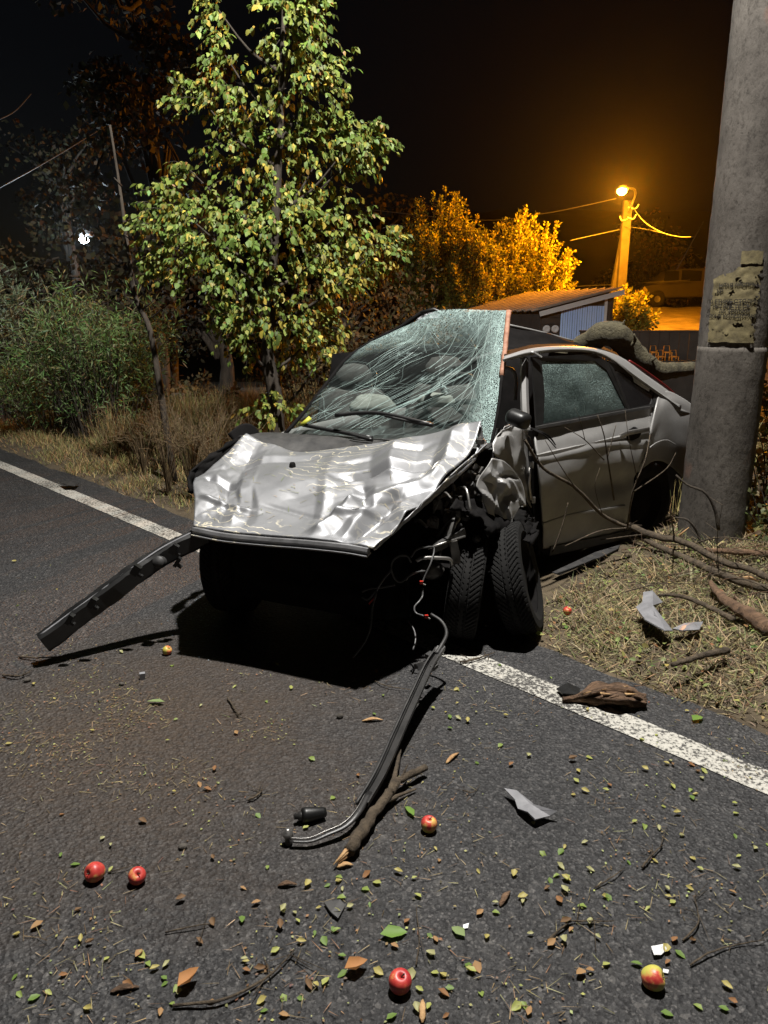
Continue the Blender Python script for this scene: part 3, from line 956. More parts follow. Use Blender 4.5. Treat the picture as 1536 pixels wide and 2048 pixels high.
# dry bare weeds in front of the dead stem
for i, (px, Y, h) in enumerate([(330, 6.5, 0.85), (380, 6.3, 0.95), (420, 6.7, 0.9), (285, 7.2, 0.75), (450, 6.2, 0.75)]):
    b0 = ground_at(px, Y)
    lab = ['bare brown weed clump at the foot of the dead stem', 'tangled brown weed clump in the dry grass left of the hood',
           'sprawling brown weed clump in front of the tree', 'short brown weed clump beside the dark green shrub',
           'low rusty weed clump just behind the hood corner'][i]
    st = MB()
    for k in range(34):
        a = random.uniform(0, 6.283); sp = random.uniform(0.1, 0.5)
        tip = b0 + Vector((sp * math.cos(a), sp * math.sin(a), h * random.uniform(0.5, 1.05)))
        mid = b0 + Vector((0.3 * sp * math.cos(a), 0.3 * sp * math.sin(a), h * 0.5))
        st.tube(spline([b0, mid, tip], 5), [0.0045, 0.0015], 3, cap=False)
        for q in range(3):
            f = random.uniform(0.4, 0.9)
            q0 = mid.lerp(tip, f)
            st.tube([q0, q0 + Vector(unit(1)[0]) * 0.12 + Vector((0, 0, 0.05))], [0.002, 0.001], 3, cap=False)
    tag(st.build('dry_weed', simple('weed_stem%d' % i, (0.07, 0.045, 0.022), (0.17, 0.12, 0.06), 10, 0.9)), lab, 'weed', 'dry weeds on the left verge', None)

# ------------------------------------------------------------------ concrete pole with its street lamp
PC = Vector((2.275, 4.95, 0))
def pole():
    t = empty('concrete_pole', PC, 'thick weathered concrete utility pole with torn yellow poster', 'utility pole')
    r0 = 0.212
    def shaft(name, z0, z1, ra, rb, amp):
        mb = MB()
        n, m = 48, int((z1 - z0) / 0.03) + 2
        vs, fs = [], []
        for j in range(m):
            z = z0 + (z1 - z0) * j / (m - 1)
            for k in range(n):
                th = 2 * math.pi * k / n
                rr = ra + (rb - ra) * j / (m - 1)
                rr += amp * noise.noise((math.cos(th) * 6, math.sin(th) * 6, z * 7)) + amp * 0.6 * noise.noise((math.cos(th) * 16, math.sin(th) * 16, z * 22))
                vs.append(PC + Vector((rr * math.cos(th), rr * math.sin(th), z)))
        for j in range(m - 1):
            for k in range(n):
                fs.append((j * n + k, j * n + (k + 1) % n, (j + 1) * n + (k + 1) % n, (j + 1) * n + k))
        fs.append(tuple((m - 1) * n + k for k in range(n)))
        mb.add(vs, fs)
        return mb.build(name, M['concrete'], t)
    shaft('pole_shaft', -0.2, 8.4, r0, r0 - 0.004, 0.004)
    shaft('concrete_collar', -0.15, 1.385, r0 + 0.005, r0 + 0.001, 0.004)
    # poster bent round the pole, its edges ragged
    th_c = math.atan2(-PC.y, -PC.x) - 0.06          # towards the camera
    def cyl(a, z, off):
        th = th_c + a / r0
        return PC + Vector(((r0 + off) * math.cos(th), (r0 + off) * math.sin(th), z))
    z0, z1, hw = 1.41, 1.92, 0.155
    nx, nz = 120, 190
    vs, fs = [], []
    keep = set()
    for j in range(nz + 1):
        for i in range(nx + 1):
            a = -hw + 2 * hw * i / nx
            z = z0 + (z1 - z0) * j / nz
            vs.append(cyl(a, z, 0.011 + 0.003 * noise.noise((a * 25, z * 25, 1))))
    for j in range(nz):
        for i in range(nx):
            a, z = -hw + 2 * hw * (i + .5) / nx, z0 + (z1 - z0) * (j + .5) / nz
            rag = 0.02 * noise.noise((z * 18, 2, 0)) + 0.012 * noise.noise((z * 50, 5, 0)) + 0.006 * noise.noise((z * 160, 5, 0))
            ragx = 0.03 * noise.noise((a * 14, 8, 0))
            if a < -hw + 0.012 + rag * 0.5 or a > hw - 0.03 + rag or z > z1 - 0.05 - abs(ragx) - max(0, -a) * 0.45 or z < z0 + 0.006 + ragx * .3:
                continue
            if noise.noise((a * 22, z * 22, 9)) + 0.35 * noise.noise((a * 90, z * 90, 3)) > 0.40: continue
            fs.append((j * (nx + 1) + i, j * (nx + 1) + i + 1, (j + 1) * (nx + 1) + i + 1, (j + 1) * (nx + 1) + i))
    po = MB().add(vs, fs).build('poster', M['poster'], t)
    # its faded lettering
    lines = [('МЛАД АЙСПИК', 1.755, 0.020, 0.0), ('УВ', 1.715, 0.026, -0.09), ('ПО ЕТИКЕ СТОЛИЦИ', 1.655, 0.024, -0.01), ('НЕТ РИСТЕ СЪ', 1.626, 0.022, -0.02),
             ('ЛА ТРИЧКИ', 1.598, 0.022, 0.0), ('ИСКА И КОЛЕДУВАНЕ', 1.569, 0.021, -0.02)]
    for txt, z, size, ax in lines:
        cu = bpy.data.curves.new('lettering', 'FONT')
        cu.body = txt
        cu.size = size * 1.3
        cu.align_x = 'CENTER'
        cu.offset = 0.0011
        to = bpy.data.objects.new('lettering', cu)
        COL.objects.link(to)
        bpy.context.view_layer.update()
        dg = bpy.context.evaluated_depsgraph_get()
        me = bpy.data.meshes.new_from_object(to.evaluated_get(dg))
        bpy.data.objects.remove(to)
        for v in me.vertices:
            v.co = cyl(ax + v.co.x, z + v.co.y, 0.0165)
        me.materials.clear()
        link('lettering', me, M['ink'], po, smooth=False)
    # torn scrap of an older sheet at the top
    vs, fs = [], []
    for j in range(9):
        for i in range(13):
            a, z = 0.005 + 0.12 * i / 12, 1.885 + 0.075 * j / 8
            vs.append(cyl(a, z + 0.01 * noise.noise((a * 40, 3, 1)), 0.010))
    for j in range(8):
        for i in range(12):
            fs.append((j * 13 + i, j * 13 + i + 1, (j + 1) * 13 + i + 1, (j + 1) * 13 + i))
    MB().add(vs, fs).build('poster_scrap', M['poster'], t)
    # arm and lamp head over the road
    top = PC + Vector((0, 0, 8.0))
    mb = MB()
    tip = LAMP + Vector((0, 0, 0.06))
    mb.tube(spline([top, top + (tip - top) * 0.25 + Vector((0, 0, 0.15)), tip + (top - tip) * 0.2 + Vector((0, 0, 0.03)), tip], 14), 0.03, 10)
    mb.build('lamp_arm', M['steel'], t)
    d = (LAMP - top); d.z = 0; d.normalize()
    rot = Matrix((d, Vector((-d.y, d.x, 0)), Vector((0, 0, 1)))).transposed()
    mb = MB()
    mb.lathe([(0.02, 0.10), (0.10, 0.085), (0.16, 0.04), (0.17, 0.0), (0.155, 0.0), (0.14, 0.03), (0.02, 0.05)], 24, LAMP, rot @ Matrix.Diagonal((1.7, 1, 1)))
    hd = mb.build('lamp_head', M['grey_plastic'], t)
    MB().lathe([(0.02, 0.045), (0.09, 0.02), (0.11, 0.012)], 20, LAMP, rot @ Matrix.Diagonal((1.7, 1, 1))).build('lamp_lens', emit('white_lamp_glow', (1, 0.96, 0.88), 30), hd)
    for sg in (-1, 1):
        MB().tube([top + Vector((0, 0, -0.25 + 0.3 * sg)), top + Vector((0, 0, -0.25 + 0.3 * sg)) + d * 0.25], 0.02, 8).build('arm_bracket', M['steel'], t)
pole()

# ------------------------------------------------------------------ the wrecked car
CAR = empty('wrecked_car', (0.35, 4.1, 0), 'wrecked silver hatchback with crumpled hood and shattered windshield', 'car')
SB = Vector((0.97, 4.25, 0))                       # side plane of the rear half
SD = Vector((0.766, 0.643, 0)).normalized()
SN = Vector((0.643, -0.766, 0)).normalized()       # outwards, towards the camera's right
TN = (SN + Vector((0, 0, 0.30))).normalized()      # glasshouse leans inwards
TB = SB + Vector((0, 0, 0.90))
def side(px, py, out=0.0): return atplane(px, py, SB + SN * out, SN)
def house(px, py, out=0.0): return atplane(px, py, TB + TN * out, TN)

def vfold(u, v, a, b_, w, h):
    """a straight crease from a to b in uv: height h, half-width w"""
    ax, ay = a; bx, by = b_
    dx, dy = bx - ax, by - ay
    l2 = dx * dx + dy * dy
    k = max(0, min(1, ((u - ax) * dx + (v - ay) * dy) / l2))
    d = math.hypot(u - ax - k * dx, v - ay - k * dy)
    f = max(0, 1 - d / w)
    end = min(1, min(k, 1 - k) * 5 + 0.25)
    return h * f * end

def vor(u, v, sc, seed):
    d, _ = noise.voronoi((u * sc, v * sc, seed))
    return d[1] - d[0]

def hood_disp(u, v, p):
    d = 0.010 * noise.noise((u * 2.5, v * 2.5, 1.0)) + 0.004 * noise.noise((u * 7, v * 6, 3.0))
    mr = smooth01(0.55, 0.80, u) * (0.45 + 0.55 * smooth01(1.0, 0.15, v)) 
    ml = smooth01(0.30, 0.08, u)
    d += mr * (0.065 * (vor(u * 1.3, v, 2.9, 4.2) - 0.3) + 0.006 * (vor(u * 1.2, v * 1.5, 6.5, 1.7) - 0.3))
    d += ml * (0.038 * (vor(u * 1.8, v, 2.8, 8.1) - 0.3) + 0.005 * (vor(u * 2, v * 1.3, 8.0, 2.7) - 0.3))
    d += vfold(u, v, (0.10, 0.95), (0.24, 0.12), 0.085, -0.040)
    d += vfold(u, v, (0.22, 0.05), (0.20, 0.62), 0.06, 0.030)
    d += vfold(u, v, (0.02, 0.55), (0.20, 0.48), 0.05, -0.028)
    d += vfold(u, v, (0.12, 0.74), (0.50, 0.92), 0.06, -0.022)
    d += vfold(u, v, (0.60, 0.62), (0.93, 0.72), 0.05, -0.045)
    d += vfold(u, v, (0.70, 0.96), (0.80, 0.60), 0.07, 0.050)
    d += vfold(u, v, (0.66, 0.30), (0.98, 0.60), 0.06, 0.032)
    d += vfold(u, v, (0.62, 0.02), (0.72, 0.38), 0.06, 0.042)
    d += vfold(u, v, (0.80, 0.02), (0.86, 0.42), 0.05, -0.050)
    d += vfold(u, v, (0.76, 0.30), (0.70, 0.55), 0.045, -0.030)
    d += vfold(u, v, (0.90, 0.98), (0.97, 0.55), 0.05, 0.045)
    d += vfold(u, v, (0.52, 0.98), (0.60, 0.10), 0.035, 0.010)
    d += vfold(u, v, (0.30, 0.30), (0.70, 0.16), 0.030, -0.008)
    d += vfold(u, v, (0.02, 0.30), (0.30, 0.22), 0.035, 0.022)
    d += vfold(u, v, (0.84, 0.90), (0.58, 0.78), 0.03, -0.016)
    d += vfold(u, v, (0.88, 0.30), (0.64, 0.20), 0.03, 0.018)
    d += vfold(u, v, (0.40, 0.35), (0.72, 0.60), 0.10, -0.012)
    d += vfold(u, v, (0.30, 0.70), (0.62, 0.42), 0.12, 0.010)
    return d * (0.35 + 0.65 * smooth01(0.0, 0.10, v))

HX = [[(386, 1050, 3.30), (450, 1062, 3.24), (530, 1069, 3.17), (610, 1075, 3.09), (690, 1083, 3.01), (746, 1097, 2.95)],
      [(389, 1000, 3.50), (470, 1010, 3.43), (560, 1020, 3.36), (650, 1028, 3.27), (738, 1030, 3.18), (815, 1027, 3.10)],
      [(391, 958, 3.70), (480, 965, 3.62), (570, 970, 3.54), (670, 975, 3.45), (770, 975, 3.35), (866, 978, 3.26)],
      [(437, 918, 3.95), (510, 925, 3.86), (590, 932, 3.76), (690, 933, 3.67), (810, 925, 3.57), (936, 906, 3.50)],
      [(492, 867, 4.20), (548, 888, 4.12), (606, 902, 4.03), (740, 885, 3.93), (870, 862, 3.82), (962, 840, 3.70)]]
hood = patch('hood', [[aty(*c) for c in r_] for r_ in HX], 150, 110, M['silver'], CAR, hood_disp, 0.006)
# folded flange along the driver's side of the hood
patch('hood_flange', [[aty(746, 1099, 2.96), aty(815, 1030, 3.11), aty(866, 982, 3.27), aty(915, 935, 3.43), aty(974, 886, 3.62)],
                      [aty(752, 1094, 3.02), aty(830, 1025, 3.20), aty(888, 975, 3.36), aty(945, 922, 3.52), aty(972, 884, 3.70)],
                      [aty(760, 1085, 3.10), aty(845, 1000, 3.30), aty(908, 945, 3.46), aty(950, 905, 3.58), aty(962, 846, 3.72)]], 60, 14, M['silver'], CAR,
      lambda u, v, p: 0.02 * (vor(u * 2, v, 4, 3.3) - 0.3), 0.005)
# the front lip with its dark trim
lip = spline([aty(388, 1058, 3.285), aty(450, 1070, 3.23), aty(530, 1078, 3.16), aty(610, 1084, 3.08), aty(690, 1092, 3.0), aty(738, 1100, 2.955)], 24)
MB().sweep([(-0.012, -0.014), (0.012, -0.019), (0.019, -0.003), (0.014, 0.010), (-0.012, 0.008)], lip).build('hood_trim_strip', M['lip_trim'], CAR, auto=40)
MB().sweep([(-0.022, -0.022), (0.018, -0.030), (0.026, -0.021), (-0.022, -0.016)], lip).build('hood_lip', M['silver'], CAR, auto=40)
# little washer nozzle and hood badge hole
p0 = aty(585, 935, 3.735)
MB().lathe([(0.001, 0.016), (0.012, 0.014), (0.016, 0.004), (0.018, -0.01)], 14, p0 + Vector((0, 0, 0.012)), Matrix.Diagonal((1, 1.4, 1))).build('washer_nozzle', M['dull_black'], CAR)

hv = np.array([tuple(v.co) for v in hood.data.vertices]).reshape(110, 150, 3)
pos, xd, nr, sc = [], [], [], []
for i in range(90):
    a, b_ = random.gauss(.48, .2), random.gauss(.5, .2)
    if not (.03 < a < .97 and .05 < b_ < .95): continue
    j, k = int(b_ * 108), int(a * 148)
    p = hv[j, k]; du = hv[j, k + 1] - p; dv = hv[j + 1, k] - p
    nn = np.cross(du, dv); nn /= np.linalg.norm(nn)
    th = random.uniform(0, 6.28)
    pos.append(p + nn * .004); xd.append(du / np.linalg.norm(du) * math.cos(th) + dv / np.linalg.norm(dv) * math.sin(th)); nr.append(nn)
    l = random.uniform(.012, .06); sc.append((l, .0022, .01))
tag(scatter_mesh('hood_straw', BLADE_V, BLADE_F, pos, xd, nr, np.array(sc), np.clip(pick(len(pos), [(.7, (.36, .30, .17)), (.3, (.22, .24, .08))]), .02, 1), M['straw'], CAR), kind='stuff')
# cowl between hood and glass
patch('cowl', [[aty(478, 872, 4.24), aty(606, 915, 4.06), aty(760, 900, 3.95), aty(975, 895, 3.80)],
               [aty(500, 864, 4.36), aty(606, 873, 4.25), aty(760, 882, 4.12), aty(985, 888, 3.95)],
               [aty(520, 866, 4.48), aty(620, 868, 4.38), aty(760, 872, 4.24), aty(985, 880, 4.05)]], 40, 14, M['dark_plastic'], CAR,
      lambda u, v, p: 0.008 * noise.noise((u * 9, v * 3, 0)), 0.01)

WX = [[(572, 868), (660, 874), (760, 880), (870, 884), (980, 894)],
      [(614, 820), (700, 815), (800, 815), (900, 818), (996, 812)],
      [(656, 766), (750, 760), (840, 755), (920, 752), (1003, 745)],
      [(697, 716), (780, 700), (860, 695), (940, 690), (1010, 685)],
      [(752, 678), (812, 648), (872, 622), (945, 619), (1016, 621)]]
WY0, WY1 = (4.36, 3.98), (5.0, 4.55)
def wy(c, r_): return (WY0[0] + (WY1[0] - WY0[0]) * r_ / 4) * (1 - c / 4) + (WY0[1] + (WY1[1] - WY0[1]) * r_ / 4) * c / 4
WPTS = [[aty(*WX[j][i], wy(i, j)) for i in range(5)] for j in range(5)]
def ws_disp(u, v, p):
    return 0.025 * math.sin(u * 3.1) * math.sin(v * 3.1) + 0.012 * noise.noise((u * 4, v * 4, 2)) + vfold(u, v, (0.2, 1.0), (0.95, 0.45), 0.2, -0.03) + 0.008 * noise.noise((u * 11, v * 9, 5)) * smooth01(0.6, 1, v)
ws = patch('windshield', WPTS, 60, 50, M['windshield'], CAR, ws_disp, 0.0)
edge = [WPTS[j][4] for j in range(5)]
e2 = spline(edge, 20)
MB().tube([p + Vector((0.004, 0, 0)) for p in e2[9:]], 0.016, 6, wob=0.25, flat=0.5).build('windshield_seal', M['rust'], ws)
MB().tube([p + Vector((0.004, 0, 0)) for p in e2[:10]], 0.010, 6, wob=0.2).build('windshield_rim', M['dull_black'], ws)
WG = np.array([[tuple(p) for p in r_] for r_ in WPTS], float)
_cols = np.swapaxes(catmull(np.swapaxes(catmull(WG, 61), 0, 1), 61), 0, 1)
def ws_at(u, v):
    fu, fv = min(1, max(0, u)) * 60, min(1, max(0, v)) * 60
    i, j = min(int(fu), 59), min(int(fv), 59)
    a, b_ = fu - i, fv - j
    p = _cols[j, i] * (1 - a) * (1 - b_) + _cols[j, i + 1] * a * (1 - b_) + _cols[j + 1, i] * (1 - a) * b_ + _cols[j + 1, i + 1] * a * b_
    du, dv = _cols[j, i + 1] - _cols[j, i], _cols[j + 1, i] - _cols[j, i]
    nn = np.cross(du, dv); nn /= np.linalg.norm(nn)
    return Vector(p + nn * (ws_disp(u, v, None) + 0.0015))
def crack_line(u, v, ang, ln, r_, jit=0.05):
    pts = []
    k = max(3, int(ln / 0.05))
    for i in range(k + 1):
        if not (0.01 < u < 0.99 and 0.01 < v < 0.99): break
        pts.append(ws_at(u, v))
        u += math.cos(ang) * ln / k; v += math.sin(ang) * ln / k
        ang += random.gauss(0, jit)
    if len(pts) > 2:
        cracks.tube(pts, r_, 3, cap=False)
m, nt, b = new_mat('crack_edge')
b.inputs['Base Color'].default_value = (0.42, 0.56, 0.53, 1); b.inputs['Roughness'].default_value = 0.3
cracks = MB()
for i in range(36):       # long diagonal tears
    crack_line(random.uniform(0.02, 0.75), random.uniform(0.02, 0.75), R(random.gauss(50, 7)), random.uniform(0.12, 0.6), random.choice((.0005, .0008, .0011)))
for i in range(12):       # bundle across the middle
    crack_line(0.33 + 0.012 * i + random.gauss(0, .02), 0.12 + random.gauss(0, .04), R(random.gauss(52, 4)), random.uniform(0.3, 0.9), random.choice((.0006, .0010, .0014)), .04)
for i in range(14):       # down the driver's edge
    crack_line(random.uniform(0.86, 0.98), random.uniform(0.6, 0.98), R(random.gauss(-93, 4)), random.uniform(0.3, 0.9), random.choice((.0005, .0009)), .04)
for (cu, cv, nn_, ln) in ((0.12, 0.22, 16, .16), (0.80, 0.72, 18, .22), (0.30, 0.40, 14, .16), (0.45, 0.92, 20, .2)):
    for i in range(nn_):
        crack_line(cu, cv, i / nn_ * 6.283 + random.gauss(0, .15), ln * random.uniform(.4, 1.4), .0006, .2)
tag(cracks.build('cracks', m, ws), kind='stuff')
le = spline([WPTS[j][0] for j in range(5)], 20)
MB().tube([p + Vector((-0.006, 0.004, 0)) for p in le], 0.012, 6).build('windshield_rim', M['dull_black'], ws)
te = spline([aty(748, 682, 4.98), aty(800, 655, 4.94), aty(845, 626, 4.9), aty(872, 618, 4.86)], 12)
MB().tube(te, 0.016, 6, wob=0.4).build('torn_roof_edge', M['dull_black'], ws)
MB().tube([aty(842, 626, 4.88), aty(868, 619, 4.84), aty(905, 634, 4.82)], 0.012, 6).build('torn_roof_edge', M['black_plastic'], ws)
patch('crumpled_foil', [[aty(830, 645, 4.96), aty(850, 640, 4.94), aty(880, 636, 4.9)], [aty(840, 628, 4.97), aty(862, 622, 4.95), aty(890, 624, 4.9)]], 16, 8, M['grey_plastic'], ws,
      lambda u, v, p: 0.02 * noise.noise((u * 6, v * 6, 1)), 0.002)
# registration sticker inside the corner of the glass
st = [aty(598, 850, 4.30), aty(618, 832, 4.31), aty(624, 838, 4.30), aty(604, 853, 4.29)]
MB().add(st, [(0, 1, 2, 3)]).build('sticker', simple('yellow_green', (0.35, 0.38, 0.03), (0.5, 0.5, 0.05), 20, 0.6), ws, solid=0.003)

def wiper(a, b_, c, parent):
    w = MB()
    w.tube(spline([aty(*p) for p in b_], 14), 0.009, 6, flat=1.4)
    o = w.build('wiper', M['black_plastic'], parent)
    MB().tube(spline([aty(*p) for p in a], 8), [0.012, 0.007], 6).build('wiper_arm', M['black_plastic'], o)
wiper([(865, 850, 3.94), (830, 845, 4.02), (770, 832, 4.10)], [(670, 831, 4.22), (720, 826, 4.18), (770, 828, 4.12), (866, 850, 3.96)], None, CAR)
wiper([(745, 880, 4.08), (700, 868, 4.16)], [(603, 849, 4.32), (660, 860, 4.25), (745, 876, 4.13)], None, CAR)

# interior
inn = Vector((-0.292, -0.956, 0))
lat = Vector((-0.956, 0.292, 0))
def seat(c, nm, hgt=0.62):
    up = Vector((0, 0.25, 1)).normalized()
    rows = []
    for j, (k, wd, th) in enumerate(((0, .24, .06), (.15, .25, .09), (.35, .25, .08), (.5, .22, .07), (hgt, .15, .05))):
        rows.append([c + up * k - lat * wd + Vector((0, .05, 0)), c + up * k - lat * wd * .5 - Vector((0, th, 0)), c + up * k - Vector((0, th * .7, 0)), c + up * k + lat * wd * .5 - Vector((0, th, 0)), c + up * k + lat * wd + Vector((0, .05, 0))])
    o = patch(nm, rows, 16, 16, M['fabric'], CAR, None, 0.05)
    MB().lathe([(0.0, .10), (.08, .085), (.12, .03), (.12, -.03), (.08, -.075), (0, -.08)], 16, c + up * (hgt + .12), Matrix.Diagonal((1.1, .5, 1))).build('headrest', M['fabric'], o)
    return o
seat(Vector((0.42, 5.05, 0.50)), 'seat')
seat(Vector((-0.22, 5.35, 0.50)), 'seat', 0.55)
dash_rows = [[aty(560, 900, 4.45), aty(700, 905, 4.3), aty(860, 905, 4.15), aty(1000, 905, 4.02)],
             [aty(590, 862, 4.62), aty(710, 858, 4.5), aty(860, 858, 4.36), aty(1000, 858, 4.22)],
             [aty(610, 872, 4.85), aty(720, 870, 4.74), aty(860, 870, 4.6), aty(1000, 870, 4.45)]]
patch('dashboard', dash_rows, 30, 12, M['dark_plastic'], CAR, lambda u, v, p: 0.01 * noise.noise((u * 8, v * 5, 0)), 0.02)
wc = aty(905, 800, 4.66)
wr = Matrix.Rotation(R(-62), 3, 'X') @ Matrix.Rotation(R(12), 3, 'Y')
wr = Matrix.Rotation(R(35), 3, 'Z') @ wr
o = MB().tube([wc + wr @ Vector((0.185 * math.cos(a), 0.185 * math.sin(a), 0)) for a in np.linspace(0, 2 * math.pi, 33)], 0.015, 8, cap=False).build('steering_wheel', M['dark_plastic'], CAR)
MB().tube([wc + wr @ Vector((-0.18, 0, 0)), wc + wr @ Vector((0, 0, -0.02)), wc + wr @ Vector((0.18, 0, 0))], 0.02, 6).build('spoke', M['dark_plastic'], o)
def blob(name, c, size, mat, parent, rot=0.0, seed=0):
    mb = MB()
    prof = [(math.sin(a) * 1, -math.cos(a)) for a in np.linspace(0.02, math.pi - 0.02, 14)]
    mb.lathe(prof, 20)
    mr = Matrix.Rotation(rot, 3, 'Z')
    mb.v = [tuple(Vector(c) + mr @ (Vector((v[0] * size[0], v[1] * size[1], v[2] * size[2])) * (1 + 0.16 * noise.noise((v[0] * 1.8 + seed, v[1] * 1.8, v[2] * 1.8))))) for v in mb.v]
    return mb.build(name, mat, parent)
blob('airbag', aty(745, 812, 4.55), (0.14, 0.10, 0.075), M['airbag'], CAR, 0.3, 2)
blob('airbag', aty(872, 800, 4.62), (0.13, 0.05, 0.045), M['airbag'], CAR, -0.5, 6)
# torn black door-frame hoop seen through the glass
MB().tube(spline([aty(1000, 705, 4.75), aty(930, 728, 4.8), aty(885, 752, 4.82), aty(900, 800, 4.72), aty(965, 850, 4.45)], 24), 0.022, 7).build('door_frame_hoop', M['dark_plastic'], CAR)
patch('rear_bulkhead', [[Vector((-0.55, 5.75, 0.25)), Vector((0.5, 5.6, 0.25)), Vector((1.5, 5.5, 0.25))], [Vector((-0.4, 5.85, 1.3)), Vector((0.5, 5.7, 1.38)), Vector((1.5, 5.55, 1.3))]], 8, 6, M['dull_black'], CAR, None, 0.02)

# rear door
def door_disp(u, v, p):
    d = 0.035 * math.sin(min(1, v * 1.05) * 3.1)
    d += 0.006 * (1 if 0.66 < v < 0.70 else 0)
    d -= 0.05 * math.exp(-((u - 0.75) / 0.28) ** 2 - ((v - 0.36) / 0.09) ** 2)
    d += 0.010 * noise.noise((u * 3, v * 4, 3)) + 0.004 * noise.noise((u * 8, v * 9, 6))
    return d
def srow(c, o=None): return [side(x, y, 0.0 if o is None else o) for (x, y) in c]
door = patch('door', [srow([(1087, 1098), (1140, 1087), (1195, 1075), (1252, 1062)], -0.03),
                      srow([(1078, 1030), (1140, 1016), (1200, 1002), (1262, 985)]),
                      srow([(1070, 960), (1140, 945), (1205, 930), (1272, 930)], 0.01),
                      srow([(1068, 905), (1140, 889), (1215, 874), (1298, 868)]),
                      srow([(1070, 858), (1140, 845), (1220, 829), (1310, 812)], -0.03)], 60, 60, M['silver_side'], CAR, door_disp, 0.012)
crease = [side(x, y, 0.026) for (x, y) in ((1073, 912), (1140, 897), (1220, 879), (1298, 863))]
MB().sweep([(-0.006, -0.011), (0.008, -0.008), (0.008, 0.008), (-0.006, 0.011)], spline(crease, 16)).build('rubbing_strip', M['silver_side'], door, auto=30)
low = [side(x, y, 0.018) for (x, y) in ((1085, 1048), (1140, 1030), (1200, 1020), (1250, 1012))]
MB().sweep([(-0.005, -0.009), (0.007, -0.006), (0.007, 0.006), (-0.005, 0.009)], spline(low, 14)).build('lower_crease', M['silver_side'], door, auto=30)
hc = side(1267, 866, 0.035)
blob('handle_recess', hc + Vector((0, 0, -0.005)), (0.085, 0.012, 0.042), M['dull_black'], door, math.atan2(SD.y, SD.x), 1)
MB().sweep([(-0.010, -0.013), (0.010, -0.013), (0.013, 0), (0.010, 0.013), (-0.010, 0.013)], spline([side(1241, 872, 0.05), side(1256, 866, 0.072), side(1276, 862, 0.072), side(1296, 858, 0.05)], 12)).build('handle', M['steel'], door, auto=40)
# scrape arc over the rear wheel arch
MB().tube(spline([side(1280, 935, 0.045), side(1300, 895, 0.05), side(1330, 880, 0.045), side(1352, 890, 0.035)], 12), 0.004, 5).build('scrape_lip', M['silver_side'], door)

# quarter panel with the arch
qp = patch('quarter_panel', [srow([(1276, 945), (1310, 922), (1345, 934), (1392, 985)]),
                             srow([(1296, 880), (1325, 868), (1362, 880), (1400, 910)], 0.02),
                             srow([(1312, 815), (1335, 812), (1370, 828), (1405, 850)], 0.0),
                             [house(1318, 785), house(1340, 783), house(1372, 800), house(1405, 825)]], 30, 30, M['silver_side'], CAR,
           lambda u, v, p: 0.008 * noise.noise((u * 4, v * 4, 2)), 0.01)
# roof rail and C-pillar
top_e = [(1008, 712), (1060, 697), (1120, 692), (1185, 696), (1240, 713), (1290, 748), (1345, 788), (1390, 830)]
bot_e = [(1008, 724), (1060, 711), (1120, 704), (1185, 707), (1226, 724), (1262, 748), (1316, 786), (1360, 812)]
patch('roof_rail', [[house(x, y) for x, y in bot_e], [house(x, (y + y2) / 2, 0.02) for (x, y), (_, y2) in zip(bot_e, top_e)], [house(x, y, -0.01) for x, y in top_e]], 60, 10, M['silver_side'], CAR, None, 0.012)
red = [house(x, y, -0.015) for x, y in ((1258, 722), (1292, 744), (1330, 772), (1350, 790))]
MB().tube(spline(red, 10), 0.010, 6).build('tail_light_edge', simple('dark_red_lens', (0.06, 0.006, 0.006), (0.12, 0.01, 0.01), 10, 0.3), CAR)
# black window surround
sur = [[house(1066, 862, -0.004), house(1140, 850, -0.004), house(1230, 832, -0.004), house(1318, 818, -0.004)],
       [house(1058, 780, -0.006), house(1140, 775, -0.006), house(1235, 775, -0.006), house(1322, 795, -0.006)],
       [house(1052, 712, -0.006), house(1130, 703, -0.006), house(1215, 716, -0.006), house(1310, 782, -0.006)]]
GLASS = [(1082, 722), (1188, 722), (1212, 740), (1250, 816), (1085, 848), (1088, 790)]
QG = [(1226, 738), (1252, 748), (1308, 786), (1303, 808), (1258, 818), (1240, 770)]
surround = MB()
def ring(outer, inner, off_o, off_i, mb):
    vs = [house(x, y, off_o) for x, y in outer] + [house(x, y, off_i) for x, y in inner]
    n = len(outer)
    mb.add(vs, [(i, (i + 1) % n, n + (i + 1) % n, n + i) for i in range(n)])
ring([(1062, 714), (1190, 708), (1219, 728), (1256, 822), (1072, 858), (1068, 790)], GLASS, 0.004, -0.004, surround)
ring([(1214, 722), (1258, 738), (1318, 782), (1312, 814), (1256, 823), (1236, 772)], QG, 0.004, -0.004, surround)
surround.build('window_surround', M['black_plastic'], CAR, smooth=False, solid=0.01)
def glass_poly(name, poly, mat, par_, out=-0.006):
    vs = [house(x, y, out) for x, y in poly]
    me = bpy.data.meshes.new(name)
    me.from_pydata([tuple(v) for v in vs], [], [tuple(range(len(vs)))])
    uv = me.uv_layers.new(name='UVMap')
    xs = [p[0] for p in poly]; ys = [p[1] for p in poly]
    for li, lp in enumerate(me.loops):
        x, y = poly[lp.vertex_index]
        uv.data[li].uv = ((x - min(xs)) / (max(xs) - min(xs)), 1 - (y - min(ys)) / (max(ys) - min(ys)))
    return link(name, me, mat, par_, False)
glass_poly('door_window', GLASS, M['side_glass'], CAR)
m, nt, b = new_mat('tinted_glass')
b.inputs['Base Color'].default_value = (0.006, 0.006, 0.007, 1); b.inputs['Roughness'].default_value = 0.08
M['tint'] = m
q = glass_poly('quarter_window', QG, M['tint'], CAR)
MB().add([house(1265, 752, 0.003), house(1280, 760, 0.003), house(1300, 776, 0.003), house(1298, 783, 0.003), house(1280, 772, 0.003), house(1268, 764, 0.003)], [(0, 1, 2, 3, 4, 5)]).build('scraped_patch', M['white_paper'], q, smooth=False, solid=0.002)
